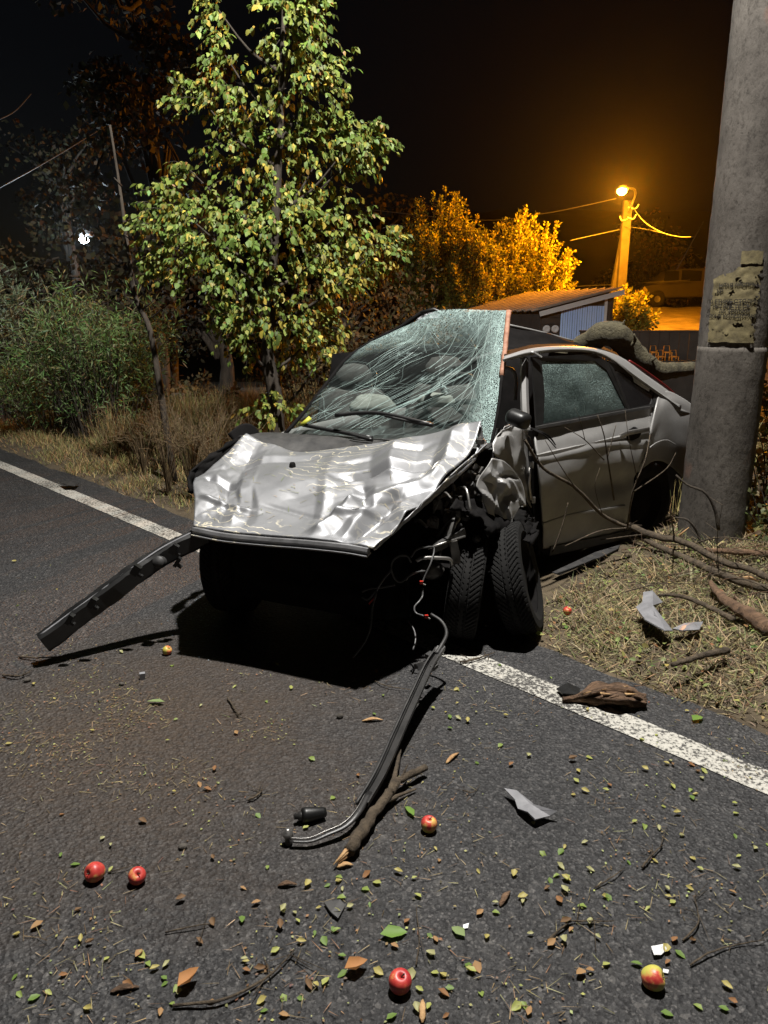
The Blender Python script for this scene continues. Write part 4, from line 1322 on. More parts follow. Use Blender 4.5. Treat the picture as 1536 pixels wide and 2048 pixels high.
# waist seal under the door window
MB().sweep([(-0.006, -0.008), (0.008, -0.006), (0.006, 0.010), (-0.006, 0.010)], spline([house(1072, 856, 0.008), house(1150, 842, 0.010), house(1230, 827, 0.010), house(1300, 815, 0.008)], 14)).build('waist_seal', M['dark_plastic'], CAR, auto=40)
# centre pillar, torn door edge
MB().sweep([(-0.030, -0.02), (0.02, -0.02), (0.03, 0.0), (0.012, 0.016), (-0.02, 0.010)], spline([house(1050, 716, -0.05), house(1050, 780, -0.045), house(1053, 850, -0.04), side(1058, 900, -0.06)], 12), up=SN).build('door_pillar', M['silver_side'], CAR, auto=30)
MB().sweep([(-0.03, -0.012), (0.03, -0.012), (0.03, 0.012), (-0.03, 0.012)], spline([side(1067, 860, -0.03), side(1064, 940, -0.03), side(1070, 1020, -0.03), side(1082, 1095, -0.04)], 12), up=SN).build('door_edge', M['dull_black'], CAR, auto=30)
for y in (905, 930, 1000, 1050):
    MB().box(side(1062 + (y - 905) * .05, y, 0.0), (0.02, 0.02, 0.035)).build('hinge', M['steel'], CAR, smooth=False)
MB().tube(spline([side(1060, 935, 0.0), side(1057, 970, 0.005), side(1062, 1000, 0.0)], 6), 0.012, 8).build('door_check', M['steel'], CAR)
# white strip clip on the roof rail
MB().sweep([(-0.009, -0.004), (0.009, -0.004), (0.009, 0.004), (-0.009, 0.004)], [house(1065, 703, 0.03), house(1073, 708, 0.03), house(1082, 714, 0.03)]).build('white_clip', M['white_paper'], CAR, smooth=False)
# inner seat-belt loop in the opening
MB().tube(spline([aty(1010, 735, 4.75), aty(1025, 740, 4.72), aty(1032, 760, 4.72), aty(1030, 800, 4.7)], 12), 0.012, 6).build('grab_handle', M['grey_plastic'], CAR)

# front fender, torn and hanging
FOLDS = [((0.05, 0.9), (0.75, 0.55), .10, .022), ((0.2, 0.2), (0.9, 0.62), .09, -.022), ((0.5, 0.98), (0.55, 0.45), .10, .018), ((0.0, 0.5), (0.5, 0.3), .08, .02),
         ((0.35, 0.7), (0.95, 0.85), .07, -.016), ((0.6, 0.4), (0.8, 0.05), .08, .016), ((0.1, 0.05), (0.4, 0.55), .06, -.014), ((0.7, 0.75), (1.0, 0.45), .06, .014)]
def fend(u, v, p): return sum(vfold(u, v, *f) for f in FOLDS) + 0.012 * (vor(u, v, 1.6, 5.5) - 0.3)
def fy(px, py): return atplane(px, py, Vector((0.585, 3.50, 0)), Vector((0.55, -0.83, 0.08)).normalized())
patch('front_fender', [[fy(1008, 1066), fy(1013, 1062), fy(1017, 1056), fy(1022, 1048)],
                       [fy(983, 1042), fy(1000, 1036), fy(1018, 1030), fy(1040, 1014)],
                       [fy(958, 985), fy(985, 985), fy(1015, 990), fy(1052, 1010)],
                       [fy(955, 965), fy(985, 955), fy(1015, 955), fy(1046, 968)],
                       [fy(984, 916), fy(995, 918), fy(1008, 922), fy(1022, 934)]], 40, 48, M['silver_side'], CAR, fend, 0.006, auto=16)
patch('fender_top', [[aty(988, 905, 3.86), aty(1010, 925, 3.95), aty(1040, 965, 4.05), aty(1064, 1015, 4.15)],
                     [aty(990, 880, 3.92), aty(1020, 890, 4.0), aty(1048, 930, 4.1), aty(1066, 985, 4.2)],
                     [aty(1005, 862, 3.98), aty(1030, 856, 4.08), aty(1056, 870, 4.18), aty(1068, 930, 4.26)],
                     [aty(1012, 852, 4.02), aty(1036, 848, 4.12), aty(1060, 852, 4.2), aty(1068, 880, 4.28)]], 22, 22, M['silver_side'], CAR,
      lambda u, v, p: 0.03 * (vor(u, v, 2.4, 9.5) - 0.3) + 0.006 * noise.noise((u * 7, v * 7, 1)), 0.006, auto=14)
patch('wheel_arch', [[aty(1012, 1068, 3.80), aty(1030, 1016, 3.86), aty(1052, 1005, 3.98), aty(1074, 1060, 4.1), aty(1080, 1110, 4.14)],
                     [aty(1000, 1090, 4.0), aty(1022, 1030, 4.06), aty(1048, 1012, 4.14), aty(1068, 1060, 4.24), aty(1075, 1110, 4.26)]], 24, 6, M['dull_black'], CAR, None, 0.01)
patch('tyre_shade_panel', [[aty(905, 1012, 3.28), aty(955, 1046, 3.32), aty(1008, 1080, 3.38), aty(1050, 1092, 3.5), aty(1078, 1085, 3.66)],  # added black panel, shaped to keep the tyre tops in shade
                       [aty(915, 995, 3.5), aty(965, 1010, 3.56), aty(1018, 1036, 3.64), aty(1050, 1050, 3.74), aty(1074, 1052, 3.86)],
                       [aty(930, 985, 3.78), aty(985, 995, 3.84), aty(1035, 1012, 3.92), aty(1060, 1030, 4.0), aty(1072, 1040, 4.08)]], 40, 26, M['dull_black'], CAR,
      lambda u, v, p: 0.035 * noise.noise((u * 7, v * 6, 2)) + 0.02 * noise.noise((u * 17, v * 14, 2)), 0.008, cut=lambda u, v: v < 0.28 * (0.5 + noise.noise((u * 8, 4.4, 0))) or noise.noise((u * 9, v * 9, 6)) > 0.52)
# torn bits of the engine bay that stick out beside the hood
random.seed(21)
for i in range(34):
    f = random.random()
    px_, py_ = 858 + 105 * f + random.gauss(0, 16), 1085 - 150 * f + random.gauss(0, 26)
    c = aty(px_, py_, 3.36 + 0.24 * f + random.uniform(-.03, .06))
    mt_ = random.choice((M['cast'], M['cast'], M['black_plastic'], M['dark_plastic'], M['beige_plastic'], M['steel']))
    rot_ = Matrix.Rotation(random.uniform(0, 3), 3, 'Z') @ Matrix.Rotation(random.uniform(-.8, .8), 3, 'X')
    if i % 3 == 0:
        d = Vector(unit(1)[0]) * random.uniform(.04, .12)
        MB().tube(spline([c, c + d + Vector((0, 0, .03)), c + d * 1.8 - Vector((0, 0, .05))], 9), random.uniform(.004, .010), 6).build('hose', mt_, CAR)
    elif i % 3 == 1:
        k = MB().box((0, 0, 0), (random.uniform(.03, .08), random.uniform(.008, .02), random.uniform(.02, .05)))
        k.box((.02, .012, 0), (.012, .03, .03))
        k.v = [tuple(c + rot_ @ Vector(q)) for q in k.v]
        k.build('torn_bracket', mt_, CAR, smooth=False)
    else:
        k = MB().lathe([(.001, .02), (.012, .02), (.014, .012), (.022, .010), (.022, -.012), (.012, -.016), (.001, -.016)], 14, c, rot_)
        k.build('pulley', mt_, CAR, auto=35)
# wing mirror, twisted back
mb = MB().box((0, 0, 0), (0.15, 0.085, 0.10))
mb.v = [(x * (1.0 if y < 0 else .75), y, z * (1.0 if y < 0 else .7)) for x, y, z in mb.v]
mrot = Matrix.Rotation(-0.5, 3, 'Z') @ Matrix.Rotation(0.25, 3, 'Y') @ Matrix.Rotation(2.9, 3, 'Z')
mb.v = [tuple(house(1034, 838, 0.12) + mrot @ Vector(q)) for q in mb.v]
mir = mb.build('wing_mirror', M['black_plastic'], CAR)
md = mir.modifiers.new('bevel', 'BEVEL'); md.width = 0.03; md.segments = 4
MB().tube([house(1052, 848, 0.02), house(1035, 842, 0.12)], 0.018, 8).build('mirror_arm', M['black_plastic'], mir)
MB().box(house(1052, 856, 0.04), (0.05, 0.02, 0.02), Matrix.Rotation(0.7, 3, 'Z')).build('mirror_base', M['white_paper'], mir, smooth=False)
MB().tube(spline([side(1062, 857, 0.02), side(1085, 865, 0.08), side(1100, 875, 0.09), side(1111, 890, 0.08)], 10), [0.014, 0.005], 6, flat=0.5).build('torn_seal', M['dull_black'], CAR)
MB().tube(spline([side(1062, 857, 0.02), side(1083, 867, 0.09), side(1098, 880, 0.10), side(1112, 896, 0.1)], 10), [0.010, 0.004], 6, flat=0.5).build('torn_seal', M['dull_black'], CAR)

# peeled roof panel and the rest of the shell
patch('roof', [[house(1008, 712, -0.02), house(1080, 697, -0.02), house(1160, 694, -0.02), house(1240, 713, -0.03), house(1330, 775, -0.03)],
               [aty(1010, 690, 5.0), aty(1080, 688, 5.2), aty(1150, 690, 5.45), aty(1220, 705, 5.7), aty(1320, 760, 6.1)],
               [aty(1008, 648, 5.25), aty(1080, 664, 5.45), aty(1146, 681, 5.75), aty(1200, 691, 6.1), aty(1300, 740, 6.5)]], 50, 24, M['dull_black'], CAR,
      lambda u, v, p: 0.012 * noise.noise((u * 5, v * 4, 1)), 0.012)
MB().tube(spline([aty(1012, 649, 5.25), aty(1080, 664, 5.45), aty(1146, 682, 5.75)], 10), 0.009, 6).build('roof_edge', M['silver_side'], CAR)
patch('far_body_side', [[Vector((-0.95, 3.75, 0.25)), Vector((-0.75, 4.4, 0.2)), Vector((-0.25, 5.2, 0.2)), Vector((0.7, 6.35, 0.25))],
                        [Vector((-0.95, 3.8, 0.6)), Vector((-0.76, 4.45, 0.6)), Vector((-0.25, 5.25, 0.6)), Vector((0.7, 6.4, 0.6))],
                        [Vector((-0.85, 4.1, 0.78)), Vector((-0.70, 4.5, 0.86)), Vector((-0.2, 5.25, 0.9)), Vector((0.75, 6.35, 0.9))]], 24, 10, M['silver_side'], CAR, None, 0.01)
patch('tail_panel', [[Vector((2.08, 5.45, 0.3)), Vector((1.45, 6.0, 0.28)), Vector((0.7, 6.38, 0.3))],
                     [Vector((2.0, 5.50, 0.85)), Vector((1.42, 6.05, 0.9)), Vector((0.74, 6.38, 0.9))],
                     [Vector((1.78, 5.40, 1.2)), Vector((1.3, 5.95, 1.25)), Vector((0.85, 6.2, 1.2))]], 14, 10, M['silver_side'], CAR, None, 0.01)
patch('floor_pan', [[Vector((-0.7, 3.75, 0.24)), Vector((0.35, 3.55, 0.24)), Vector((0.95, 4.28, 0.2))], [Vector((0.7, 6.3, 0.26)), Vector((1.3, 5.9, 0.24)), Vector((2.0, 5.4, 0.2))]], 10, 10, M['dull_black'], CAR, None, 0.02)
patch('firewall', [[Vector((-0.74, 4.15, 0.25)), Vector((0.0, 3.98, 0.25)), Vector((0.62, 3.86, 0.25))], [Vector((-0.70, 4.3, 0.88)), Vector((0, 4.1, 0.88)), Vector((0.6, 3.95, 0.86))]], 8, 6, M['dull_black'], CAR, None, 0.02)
patch('dark_arch_backing', [[side(1255, 1075, -0.2), side(1320, 1070, -0.2), side(1420, 1075, -0.2)],  # added dark sheet that stands in for shade in the rear wheel opening
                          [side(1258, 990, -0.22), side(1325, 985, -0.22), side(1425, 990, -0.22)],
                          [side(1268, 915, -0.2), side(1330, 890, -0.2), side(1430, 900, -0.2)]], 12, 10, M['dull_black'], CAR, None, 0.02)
# sill under the door
MB().sweep([(-0.03, -0.03), (0.03, -0.03), (0.035, 0.03), (-0.03, 0.03)], [side(1092, 1100, -0.05), side(1180, 1082, -0.05), side(1262, 1064, -0.05)]).build('sill', M['dark_plastic'], CAR, auto=30)

# wheels
def wheel(c, axis, radius, width, name='wheel', flat_sink=0.0):
    axis = axis.normalized()
    z = axis
    x = z.orthogonal().normalized()
    y = z.cross(x)
    rot = Matrix((x, y, z)).transposed()
    n = 360
    w = width / 2
    prof = [(radius * .66, -w * .82), (radius * .80, -w * 1.02), (radius * .93, -w * .98)]
    for k in range(41):
        a = -0.84 + 1.68 * k / 40
        prof.append((radius * (1 - 0.022 * a * a), w * a))
    prof += [(radius * .93, w * .98), (radius * .80, w * 1.02), (radius * .66, w * .82)]
    def tread(i, k):
        if i < 3 or i > 43: return 0
        a = (i - 23) / 20
        ph = (k / n * 62 + abs(a) * 2.6) % 1
        gr = ph < 0.24 and abs(a) > 0.12
        ring_ = abs(abs(a) - 0.28) < 0.05
        return -0.007 if (gr or ring_) else 0
    o = empty_part(name, c, CAR)
    MB().lathe(prof, n, c, rot, tread).build('tyre', M['rubber'], o, smooth=False)
    rp = [(radius * .66, -w * .8), (radius * .60, -w * .3), (radius * .55, w * .2), (radius * .30, w * .45), (radius * .12, w * .5), (0.001, w * .5)]
    rp2 = [(radius * .66, w * .8), (radius * .62, w * .55), (radius * .55, w * .2)]
    MB().lathe(rp, 30, c, rot).lathe(rp2, 30, c, rot).build('rim', M['dull_black'], o)  # dull black puts the fender's shade into the rim colour
    return o
def empty_part(name, loc, parent):
    o = bpy.data.objects.new(name, None)
    COL.objects.link(o)
    o.location = loc
    par(o, parent)
    return o
# front driver-side wheel pushed back under the fender, and the second tyre shoved against it
wheel(Vector((0.675, 3.56, 0.285)), Vector((0.93, -0.27, 0.27)), 0.285, 0.155)
wheel(Vector((0.41, 3.50, 0.265)), Vector((0.97, -0.16, -0.10)), 0.265, 0.165)
wheel(Vector((-0.80, 3.86, 0.30)), Vector((0.97, -0.2, 0.04)), 0.30, 0.19)
wheel(Vector((1.80, 5.10, 0.30)), Vector((0.643, -0.766, 0)), 0.30, 0.17)

# engine bay
def mech(name, c, size, mat, rot=0.0, seed=0):
    return blob(name, c, size, mat, CAR, rot, seed)
blk = MB()
blk.box((-0.15, 3.62, 0.45), (0.62, 0.38, 0.36), Matrix.Rotation(0.3, 3, 'Z')).box((0.15, 3.75, 0.58), (0.3, 0.3, 0.2), Matrix.Rotation(0.5, 3, 'Z')).box((-0.45, 3.75, 0.4), (0.3, 0.3, 0.3), Matrix.Rotation(0.2, 3, 'Z'))
eng = blk.build('engine_block', M['dull_black'], CAR, smooth=False)
md = eng.modifiers.new('bevel', 'BEVEL'); md.width = 0.02; md.segments = 2
patch('radiator', [[Vector((-0.75, 3.48, 0.22)), Vector((-0.1, 3.24, 0.2)), Vector((0.12, 3.2, 0.22))], [Vector((-0.75, 3.55, 0.55)), Vector((-0.1, 3.3, 0.52)), Vector((0.1, 3.3, 0.5))]], 30, 14, M['dull_black'], CAR,
      lambda u, v, p: 0.03 * noise.noise((u * 5, v * 5, 1)), 0.03)
mech('fluid_reservoir', aty(943, 958, 3.62), (0.055, 0.045, 0.035), M['beige_plastic'], 0.4, 1)
mech('air_duct', aty(930, 986, 3.55), (0.06, 0.04, 0.035), M['cast'], 0.2, 2)
mech('suspension_top', aty(928, 1015, 3.52), (0.045, 0.04, 0.03), M['cast'], 0.9, 3)
mech('hose_coupling', aty(895, 1038, 3.45), (0.022, 0.022, 0.028), M['cast'], 0, 4)
mech('horn', aty(953, 1078, 3.42), (0.02, 0.02, 0.02), M['cast'], 0, 5)
MB().sweep([(-0.02, -0.004), (0.02, -0.004), (0.02, 0.004), (-0.02, 0.004)], spline([aty(898, 1072, 3.36), aty(905, 1050, 3.38), aty(915, 1035, 3.4)], 6)).build('bracket', M['steel'], CAR, auto=30)
MB().sweep([(-0.012, -0.02), (0.012, -0.02), (0.012, 0.02), (-0.012, 0.02)], spline([aty(862, 1098, 3.28), aty(890, 1086, 3.32), aty(928, 1062, 3.38)], 6)).build('crossmember', M['dark_plastic'], CAR, auto=30)
MB().tube([aty(856, 1097, 3.26), aty(890, 1085, 3.3), aty(930, 1073, 3.36)], 0.006, 7).build('brake_line', M['steel'], CAR)
MB().tube(spline([aty(833, 1122, 3.22), aty(845, 1116, 3.22), aty(880, 1116, 3.24), aty(900, 1119, 3.26), aty(904, 1132, 3.28)], 16), 0.009, 8).build('coolant_pipe', M['steel'], CAR)
MB().sweep([(-0.02, -0.03), (0.02, -0.03), (0.02, 0.03), (-0.02, 0.03)], spline([aty(905, 1080, 3.34), aty(912, 1120, 3.34), aty(908, 1180, 3.36)], 8), up=Vector((0, 1, 0))).build('strut', M['cast'], CAR, auto=30)
mech('alternator', aty(862, 1140, 3.36), (0.06, 0.06, 0.045), M['cast'], 0.4, 7)
mech('pump', aty(800, 1150, 3.38), (0.05, 0.05, 0.05), M['dull_black'], 0.2, 8)
for i, pts in enumerate([
        [(822, 1125, 3.16), (815, 1113, 3.16), (800, 1112, 3.15), (786, 1122, 3.15), (783, 1140, 3.15), (790, 1158, 3.15), (802, 1164, 3.15), (822, 1150, 3.17), (845, 1141, 3.2)],
        [(850, 1142, 3.2), (830, 1145, 3.17), (818, 1152, 3.15), (812, 1160, 3.15)],
        [(822, 1115, 3.2), (833, 1100, 3.2), (850, 1095, 3.22), (868, 1096, 3.25), (862, 1125, 3.2), (850, 1152, 3.18), (845, 1165, 3.17)],
        [(783, 1140, 3.15), (770, 1155, 3.14), (758, 1172, 3.13), (754, 1182, 3.13)],
        [(790, 1170, 3.15), (765, 1175, 3.14), (738, 1178, 3.13), (724, 1184, 3.13)],
        [(724, 1194, 3.14), (736, 1199, 3.13), (752, 1182, 3.13)],
        [(845, 1176, 3.17), (845, 1192, 3.15), (838, 1203, 3.12), (829, 1214, 3.1), (832, 1226, 3.08), (848, 1232, 3.06)],
        [(754, 1182, 3.13), (745, 1215, 3.1), (742, 1250, 3.06), (734, 1275, 3.03), (722, 1295, 3.0), (706, 1315, 2.97)],
        [(815, 1240, 3.2), (828, 1260, 3.15), (831, 1280, 3.1), (826, 1300, 3.06)],
        [(900, 940, 3.5), (908, 985, 3.46), (912, 1015, 3.44), (900, 1040, 3.42)],
        [(912, 1015, 3.44), (905, 1050, 3.4), (888, 1075, 3.36), (880, 1110, 3.3)]]):
    MB().tube(spline([aty(*p) for p in pts], 5 * len(pts)), 0.0042 if i not in (9, 10) else 0.006, 6).build('wire', M['cable'], CAR)
for (x, y, Y) in ((843, 1165, 3.165), (853, 1233, 3.055)):
    c = aty(x, y, Y)
    o = MB().box(c, (0.016, 0.012, 0.014)).build('connector', M['red'], CAR, smooth=False)
    MB().box(c + Vector((0.012, 0, -0.010)), (0.014, 0.006, 0.006), Matrix.Rotation(0.5, 3, 'Y')).build('connector_pin', M['airbag'], o, smooth=False)
MB().tube([aty(752, 1190, 3.13), aty(745, 1200, 3.13), aty(738, 1208, 3.13)], 0.0035, 5).build('red_wire', M['red'], CAR)

# black torn plastics behind the hood's far corner
patch('torn_liner', [[aty(375, 985, 3.72), aty(378, 945, 3.8), aty(432, 902, 4.02), aty(478, 872, 4.18)],
                     [aty(398, 990, 3.80), aty(400, 955, 3.86), aty(445, 915, 4.04), aty(490, 880, 4.2)]], 30, 8, M['dull_black'], CAR,
      lambda u, v, p: 0.03 * noise.noise((u * 9, v * 3, 1)), 0.01)
patch('torn_liner', [[aty(455, 868, 4.24), aty(480, 850, 4.3), aty(503, 850, 4.32), aty(520, 872, 4.34)],
                     [aty(468, 884, 4.24), aty(486, 872, 4.28), aty(506, 874, 4.3), aty(522, 884, 4.32)]], 16, 8, M['dull_black'], CAR, None, 0.012)

# the bumper support hanging off the far corner of the nose
bp = spline([aty(85, 1284, 3.16), aty(170, 1222, 3.26), aty(260, 1156, 3.37), aty(330, 1108, 3.46), aty(410, 1068, 3.54)], 40)
prof = [(-0.032, 0.040), (-0.014, 0.048), (-0.006, 0.036), (0.024, 0.040), (0.036, 0.028), (0.034, -0.036), (0.022, -0.048), (-0.010, -0.040), (-0.012, -0.012), (-0.034, -0.010)]
bs = MB().sweep(prof, bp)
bs.v = [(x + .006 * noise.noise((x * 9, y * 9, z * 9)), y, z + .012 * noise.noise((x * 7 + 3, y * 7, z * 7)) + random.gauss(0, .0012)) for x, y, z in bs.v]
bo = bs.build('bumper_support', M['black_plastic'], CAR, auto=35)
MB().tube([p + Vector((0.0, -0.012, 0.040)) for p in bp], 0.005, 6).build('highlight_rib', M['grey_plastic'], bo)  # rib in pale grey, the support's edge highlight put into its colour
c = aty(318, 1124, 3.37)
MB().lathe([(0.001, 0.02), (0.026, 0.018), (0.030, 0.010), (0.030, -0.03)], 20, c, Matrix.Rotation(R(70), 3, 'X')).build('round_cap', M['dark_plastic'], bo)
for (x, y, Y, sx) in ((348, 1098, 3.40, 0.03), (355, 1124, 3.42, 0.018), (272, 1140, 3.31, 0.035), (185, 1205, 3.20, 0.028), (140, 1238, 3.15, 0.02)):
    k = MB().box(aty(x, y, Y), (sx, 0.03, 0.05), Matrix.Rotation(0.6, 3, 'Y'))
    k.box(aty(x + 4, y + 8, Y), (sx * 1.4, 0.02, 0.012), Matrix.Rotation(0.6, 3, 'Y'))
    k.build('support_clip', M['black_plastic'], bo, smooth=False)

# ------------------------------------------------------------------ torn strip lying in front of the car
def strip():
    pts = [aty(862, 1228, 3.06), aty(884, 1244, 3.02), aty(893, 1268, 2.98), aty(880, 1296, 2.93), atz(858, 1330, .16), atz(832, 1385, .12), atz(797, 1462, .08), atz(760, 1545, .06), atz(722, 1610, .045)]
    t = empty('torn_trim_strip', atz(790, 1480), 'long black torn bumper trim strip running from the engine bay onto the asphalt', 'car part')
    pth = spline(pts, 60)
    MB().tube(pth[:26], [0.006, 0.009], 8).build('hose_end', M['dark_plastic'], t)
    MB().sweep([(-0.024, -0.004), (-0.026, 0.016), (-0.021, 0.018), (-0.017, 0.001), (0.002, 0.0), (0.004, 0.010), (0.011, 0.011), (0.014, 0.0), (0.024, -0.001), (0.024, -0.005)], pth[22:]).build('channel', M['trim'], t, auto=35)
    MB().tube([p + Vector((-0.014, -0.012, 0.016)) for p in pth[24:]], 0.004, 6).build('bead', M['dark_plastic'], t)
    end = spline([atz(738, 1585, .05), atz(716, 1625, .045), atz(690, 1652, .035), atz(655, 1668, .03), atz(620, 1682, .022), atz(580, 1682, .022)], 24)
    MB().tube(end, [0.014, 0.007], 8, flat=0.5).build('rod', M['trim'], t)
    MB().tube([p + Vector((-0.006, 0.004, 0.008)) for p in end], 0.0015, 5).build('worn_edge', M['steel'], t)
    MB().lathe([(0.001, 0.032), (0.008, 0.032), (0.009, 0.022), (0.016, 0.020), (0.017, 0.010), (0.011, 0.008), (0.011, -0.02)], 18, atz(576, 1676, .02)).build('bolt', M['steel'], t)
    for (x, y) in ((866, 1322), (845, 1336), (858, 1310), (838, 1330), (868, 1334)):
        MB().box(atz(x, y, .15), (0.04, 0.018, 0.02), Matrix.Rotation(random.uniform(0, 3), 3, 'Z') @ Matrix.Rotation(random.uniform(-.5, .5), 3, 'X')).build('torn_tab', M['dark_plastic'], t, smooth=False)
strip()
t = empty('rubber_bushing', atz(622, 1640), 'small black rubber bushing lying beside the bolt end of the strip', 'car part')
rot = Matrix.Rotation(R(78), 3, 'Y') @ Matrix.Rotation(R(20), 3, 'X')
MB().lathe([(0.001, -0.045), (0.014, -0.045), (0.017, -0.035), (0.024, 0.02), (0.022, 0.032), (0.012, 0.034), (0.010, 0.026), (0.001, 0.026)], 22, atz(624, 1628, .026), Matrix.Rotation(0.35, 3, 'Z') @ Matrix.Rotation(R(-84), 3, 'Y')).build('sleeve', M['black_plastic'], t)
MB().lathe([(0.014, -0.012), (0.015, 0.008), (0.009, 0.010), (0.008, 0.022), (0.001, 0.022)], 18, atz(602, 1632, .024), Matrix.Rotation(0.35, 3, 'Z') @ Matrix.Rotation(R(-84), 3, 'Y')).build('pin', M['trim'], t)

# ------------------------------------------------------------------ branches
def branch(name, label, pts, rad, mat='branch', subs=(), splint=None, cat='branch', group=None, n=24):
    P = spline(pts, n)
    if len(rad) > 2: rad = list(np.interp(np.linspace(0, 1, n), np.linspace(0, 1, len(rad)), rad))
    t = empty(name, P[0], label, cat, group)
    MB().tube([p + Vector(unit(1)[0]) * min(rad[0] * 0.22, 0.004) for p in P], rad, 10 if rad[0] > .05 else 8, wob=0.14 if rad[0] > .05 else 0.3).build('stem', M[mat], t)
    for (s_, r_) in subs:
        MB().tube(spline(s_, 10), [r_, r_ * 0.4], 6, wob=0.2).build('side_branch', M[mat], t)
    if splint:
        a, b_ = splint
        d = (b_ - a)
        mb = MB()
        for k in range(7):
            off = Vector((random.gauss(0, 1), random.gauss(0, 1), random.gauss(0, 1))) * rad[0] * 0.35
            mb.tube([a + off, a + d * random.uniform(.6, 1.05) + off * 0.4], [rad[0] * 0.5, 0.001], 5)
        mb.build('splintered_end', M['splinter'], t)
    return t
branch('broken_branch', 'thick broken branch with splintered pale end lying against the torn strip', [atz(698, 1700, .03), atz(735, 1645, .03), atz(770, 1598, .035), atz(800, 1560, .04), atz(852, 1535, .035)], [0.020, 0.011],
       subs=[([atz(780, 1585, .04), atz(790, 1550, .05), atz(800, 1500, .04)], 0.013), ([atz(775, 1602, .03), atz(800, 1590, .02), atz(832, 1578, .012)], 0.009), ([atz(800, 1562, .04), atz(815, 1530, .06)], 0.007)],
       splint=(atz(704, 1690, .028), atz(668, 1729, .02)))
# the heavy limb across the tail
branch('heavy_limb', 'heavy bent tree limb lying across the roof and tail of the silver car',
       [aty(1120, 712, 5.9), aty(1165, 694, 5.75), aty(1200, 671, 5.6), aty(1228, 668, 5.55), aty(1252, 690, 5.6), aty(1282, 722, 5.65), aty(1315, 742, 5.75), aty(1350, 740, 5.9), aty(1400, 736, 6.1)],
       [0.085, 0.085, 0.09, 0.095, 0.09, 0.08, 0.072, 0.062, 0.05] + [0.05] * 0, 'bark_olive', subs=[([aty(1238, 665, 5.55), aty(1244, 650, 5.5), aty(1250, 640, 5.5)], 0.012), ([aty(1262, 692, 5.52), aty(1270, 680, 5.48), aty(1268, 668, 5.46)], 0.018), ([aty(1300, 722, 5.6), aty(1312, 715, 5.58)], 0.02)], n=40)
B = [('long dark branch running down from the door past the pole', [(1255, 1050, .16), (1310, 1072, .14), (1370, 1085, .13), (1440, 1120, .12), (1500, 1140, .10), (1545, 1160, .08)], .022, .018),
     ('lower dark branch crossing the verge with a raw orange break', [(1265, 1068, .10), (1330, 1098, .09), (1400, 1130, .08), (1470, 1160, .08), (1545, 1180, .08)], .016, .024),
     ('pale stripped branch lying behind the dark ones at the right edge', [(1410, 1100, .10), (1460, 1103, .10), (1545, 1108, .09)], .015, .022),
     ('rotten hollow branch piece in the grass at the right edge', [(1420, 1165, .07), (1450, 1200, .08), (1490, 1225, .08), (1545, 1262, .06)], .014, .045),
     ('thin brown branch lying between grey plastic shard and rotten wood', [(1318, 1190, .08), (1365, 1193, .075), (1420, 1215, .07), (1468, 1240, .07)], .008, .015),
     ('short brown stick lying on the lower verge', [(1345, 1330, .06), (1400, 1312, .065), (1455, 1300, .06)], .010, .016),
     ('thin branch lying along the car door towards the fender', [(1050, 880, .88), (1085, 935, .72), (1150, 975, .55), (1205, 1030, .32), (1255, 1055, .18)], .007, .013)]
for i, (lab, pts, r0, r1) in enumerate(B):
    if i == 6:
        P = [side(x, y, 0.14) for (x, y, z) in pts[:-1]] + [side(1258, 1056, 0.2)]
    else:
        P = [atz(x, y, z + 0.055) for (x, y, z) in pts]
        r0, r1 = r0 * 1.05, r1 * 1.05
    sub = []
    if i == 6:
        sub = [([side(1228, 1000, .2), side(1215, 915, .22), side(1208, 870, .22), side(1195, 830, .2)], .006), ([side(1208, 920, .2), side(1170, 880, .2), side(1130, 855, .18)], .004),
               ([side(1215, 915, .22), side(1232, 850, .24)], .004), ([side(1255, 1055, .22), side(1265, 985, .3), side(1290, 920, .34), side(1300, 870, .3)], .006), ([side(1265, 985, .3), side(1330, 940, .4), side(1352, 905, .42)], .004),
               ([side(1150, 975, .15), side(1120, 930, .2), side(1090, 880, .2)], .004), ([side(1080, 930, .15), side(1062, 880, .2), side(1045, 860, .22)], .003),
               ([side(1258, 1056, .2), side(1200, 1062, .3), side(1130, 1092, .34)], .006), ([side(1170, 880, .2), side(1160, 840, .2), side(1150, 815, .19)], .0025), ([side(1275, 960, .32), side(1258, 880, .34), side(1250, 820, .3)], .003), ([side(1105, 1105, .3), side(1125, 1050, .32), side(1136, 1005, .33)], .005), ([side(1205, 1030, .2), side(1190, 975, .25), side(1200, 935, .26)], .003)]
    if i == 0:
        sub = [([atz(1330, 1080, .14), atz(1345, 1060, .24)], .006), ([atz(1300, 1068, .15), atz(1260, 1072, .2), atz(1140, 1088, .1)], .006), ([atz(1350, 1082, .13), atz(1340, 1020, .5)], .007), ([atz(1380, 1090, .12), atz(1440, 1075, .3), atz(1536, 1085, .4)], .006)]
    b_ = branch('fallen_branch', lab, P, [r0, r1], 'branch' if i not in (2, 3) else 'dead_wood', subs=sub, group='branches fallen on the right verge')
    if i == 1:
        c = atz(1480, 1160, .11)
        MB().tube([c, c + Vector((0.05, -0.01, 0.02)), c + Vector((0.09, -0.03, 0.0))], [0.016, 0.012, 0.002], 6, wob=.4).build('raw_break', M['splinter'], b_)
    if i == 0:
        c = atz(1358, 1072, .16)
        MB().tube([c, c + Vector((0.06, 0.0, 0.06))], [0.010, 0.002], 5, wob=.4).build('raw_break', M['splinter'], b_)
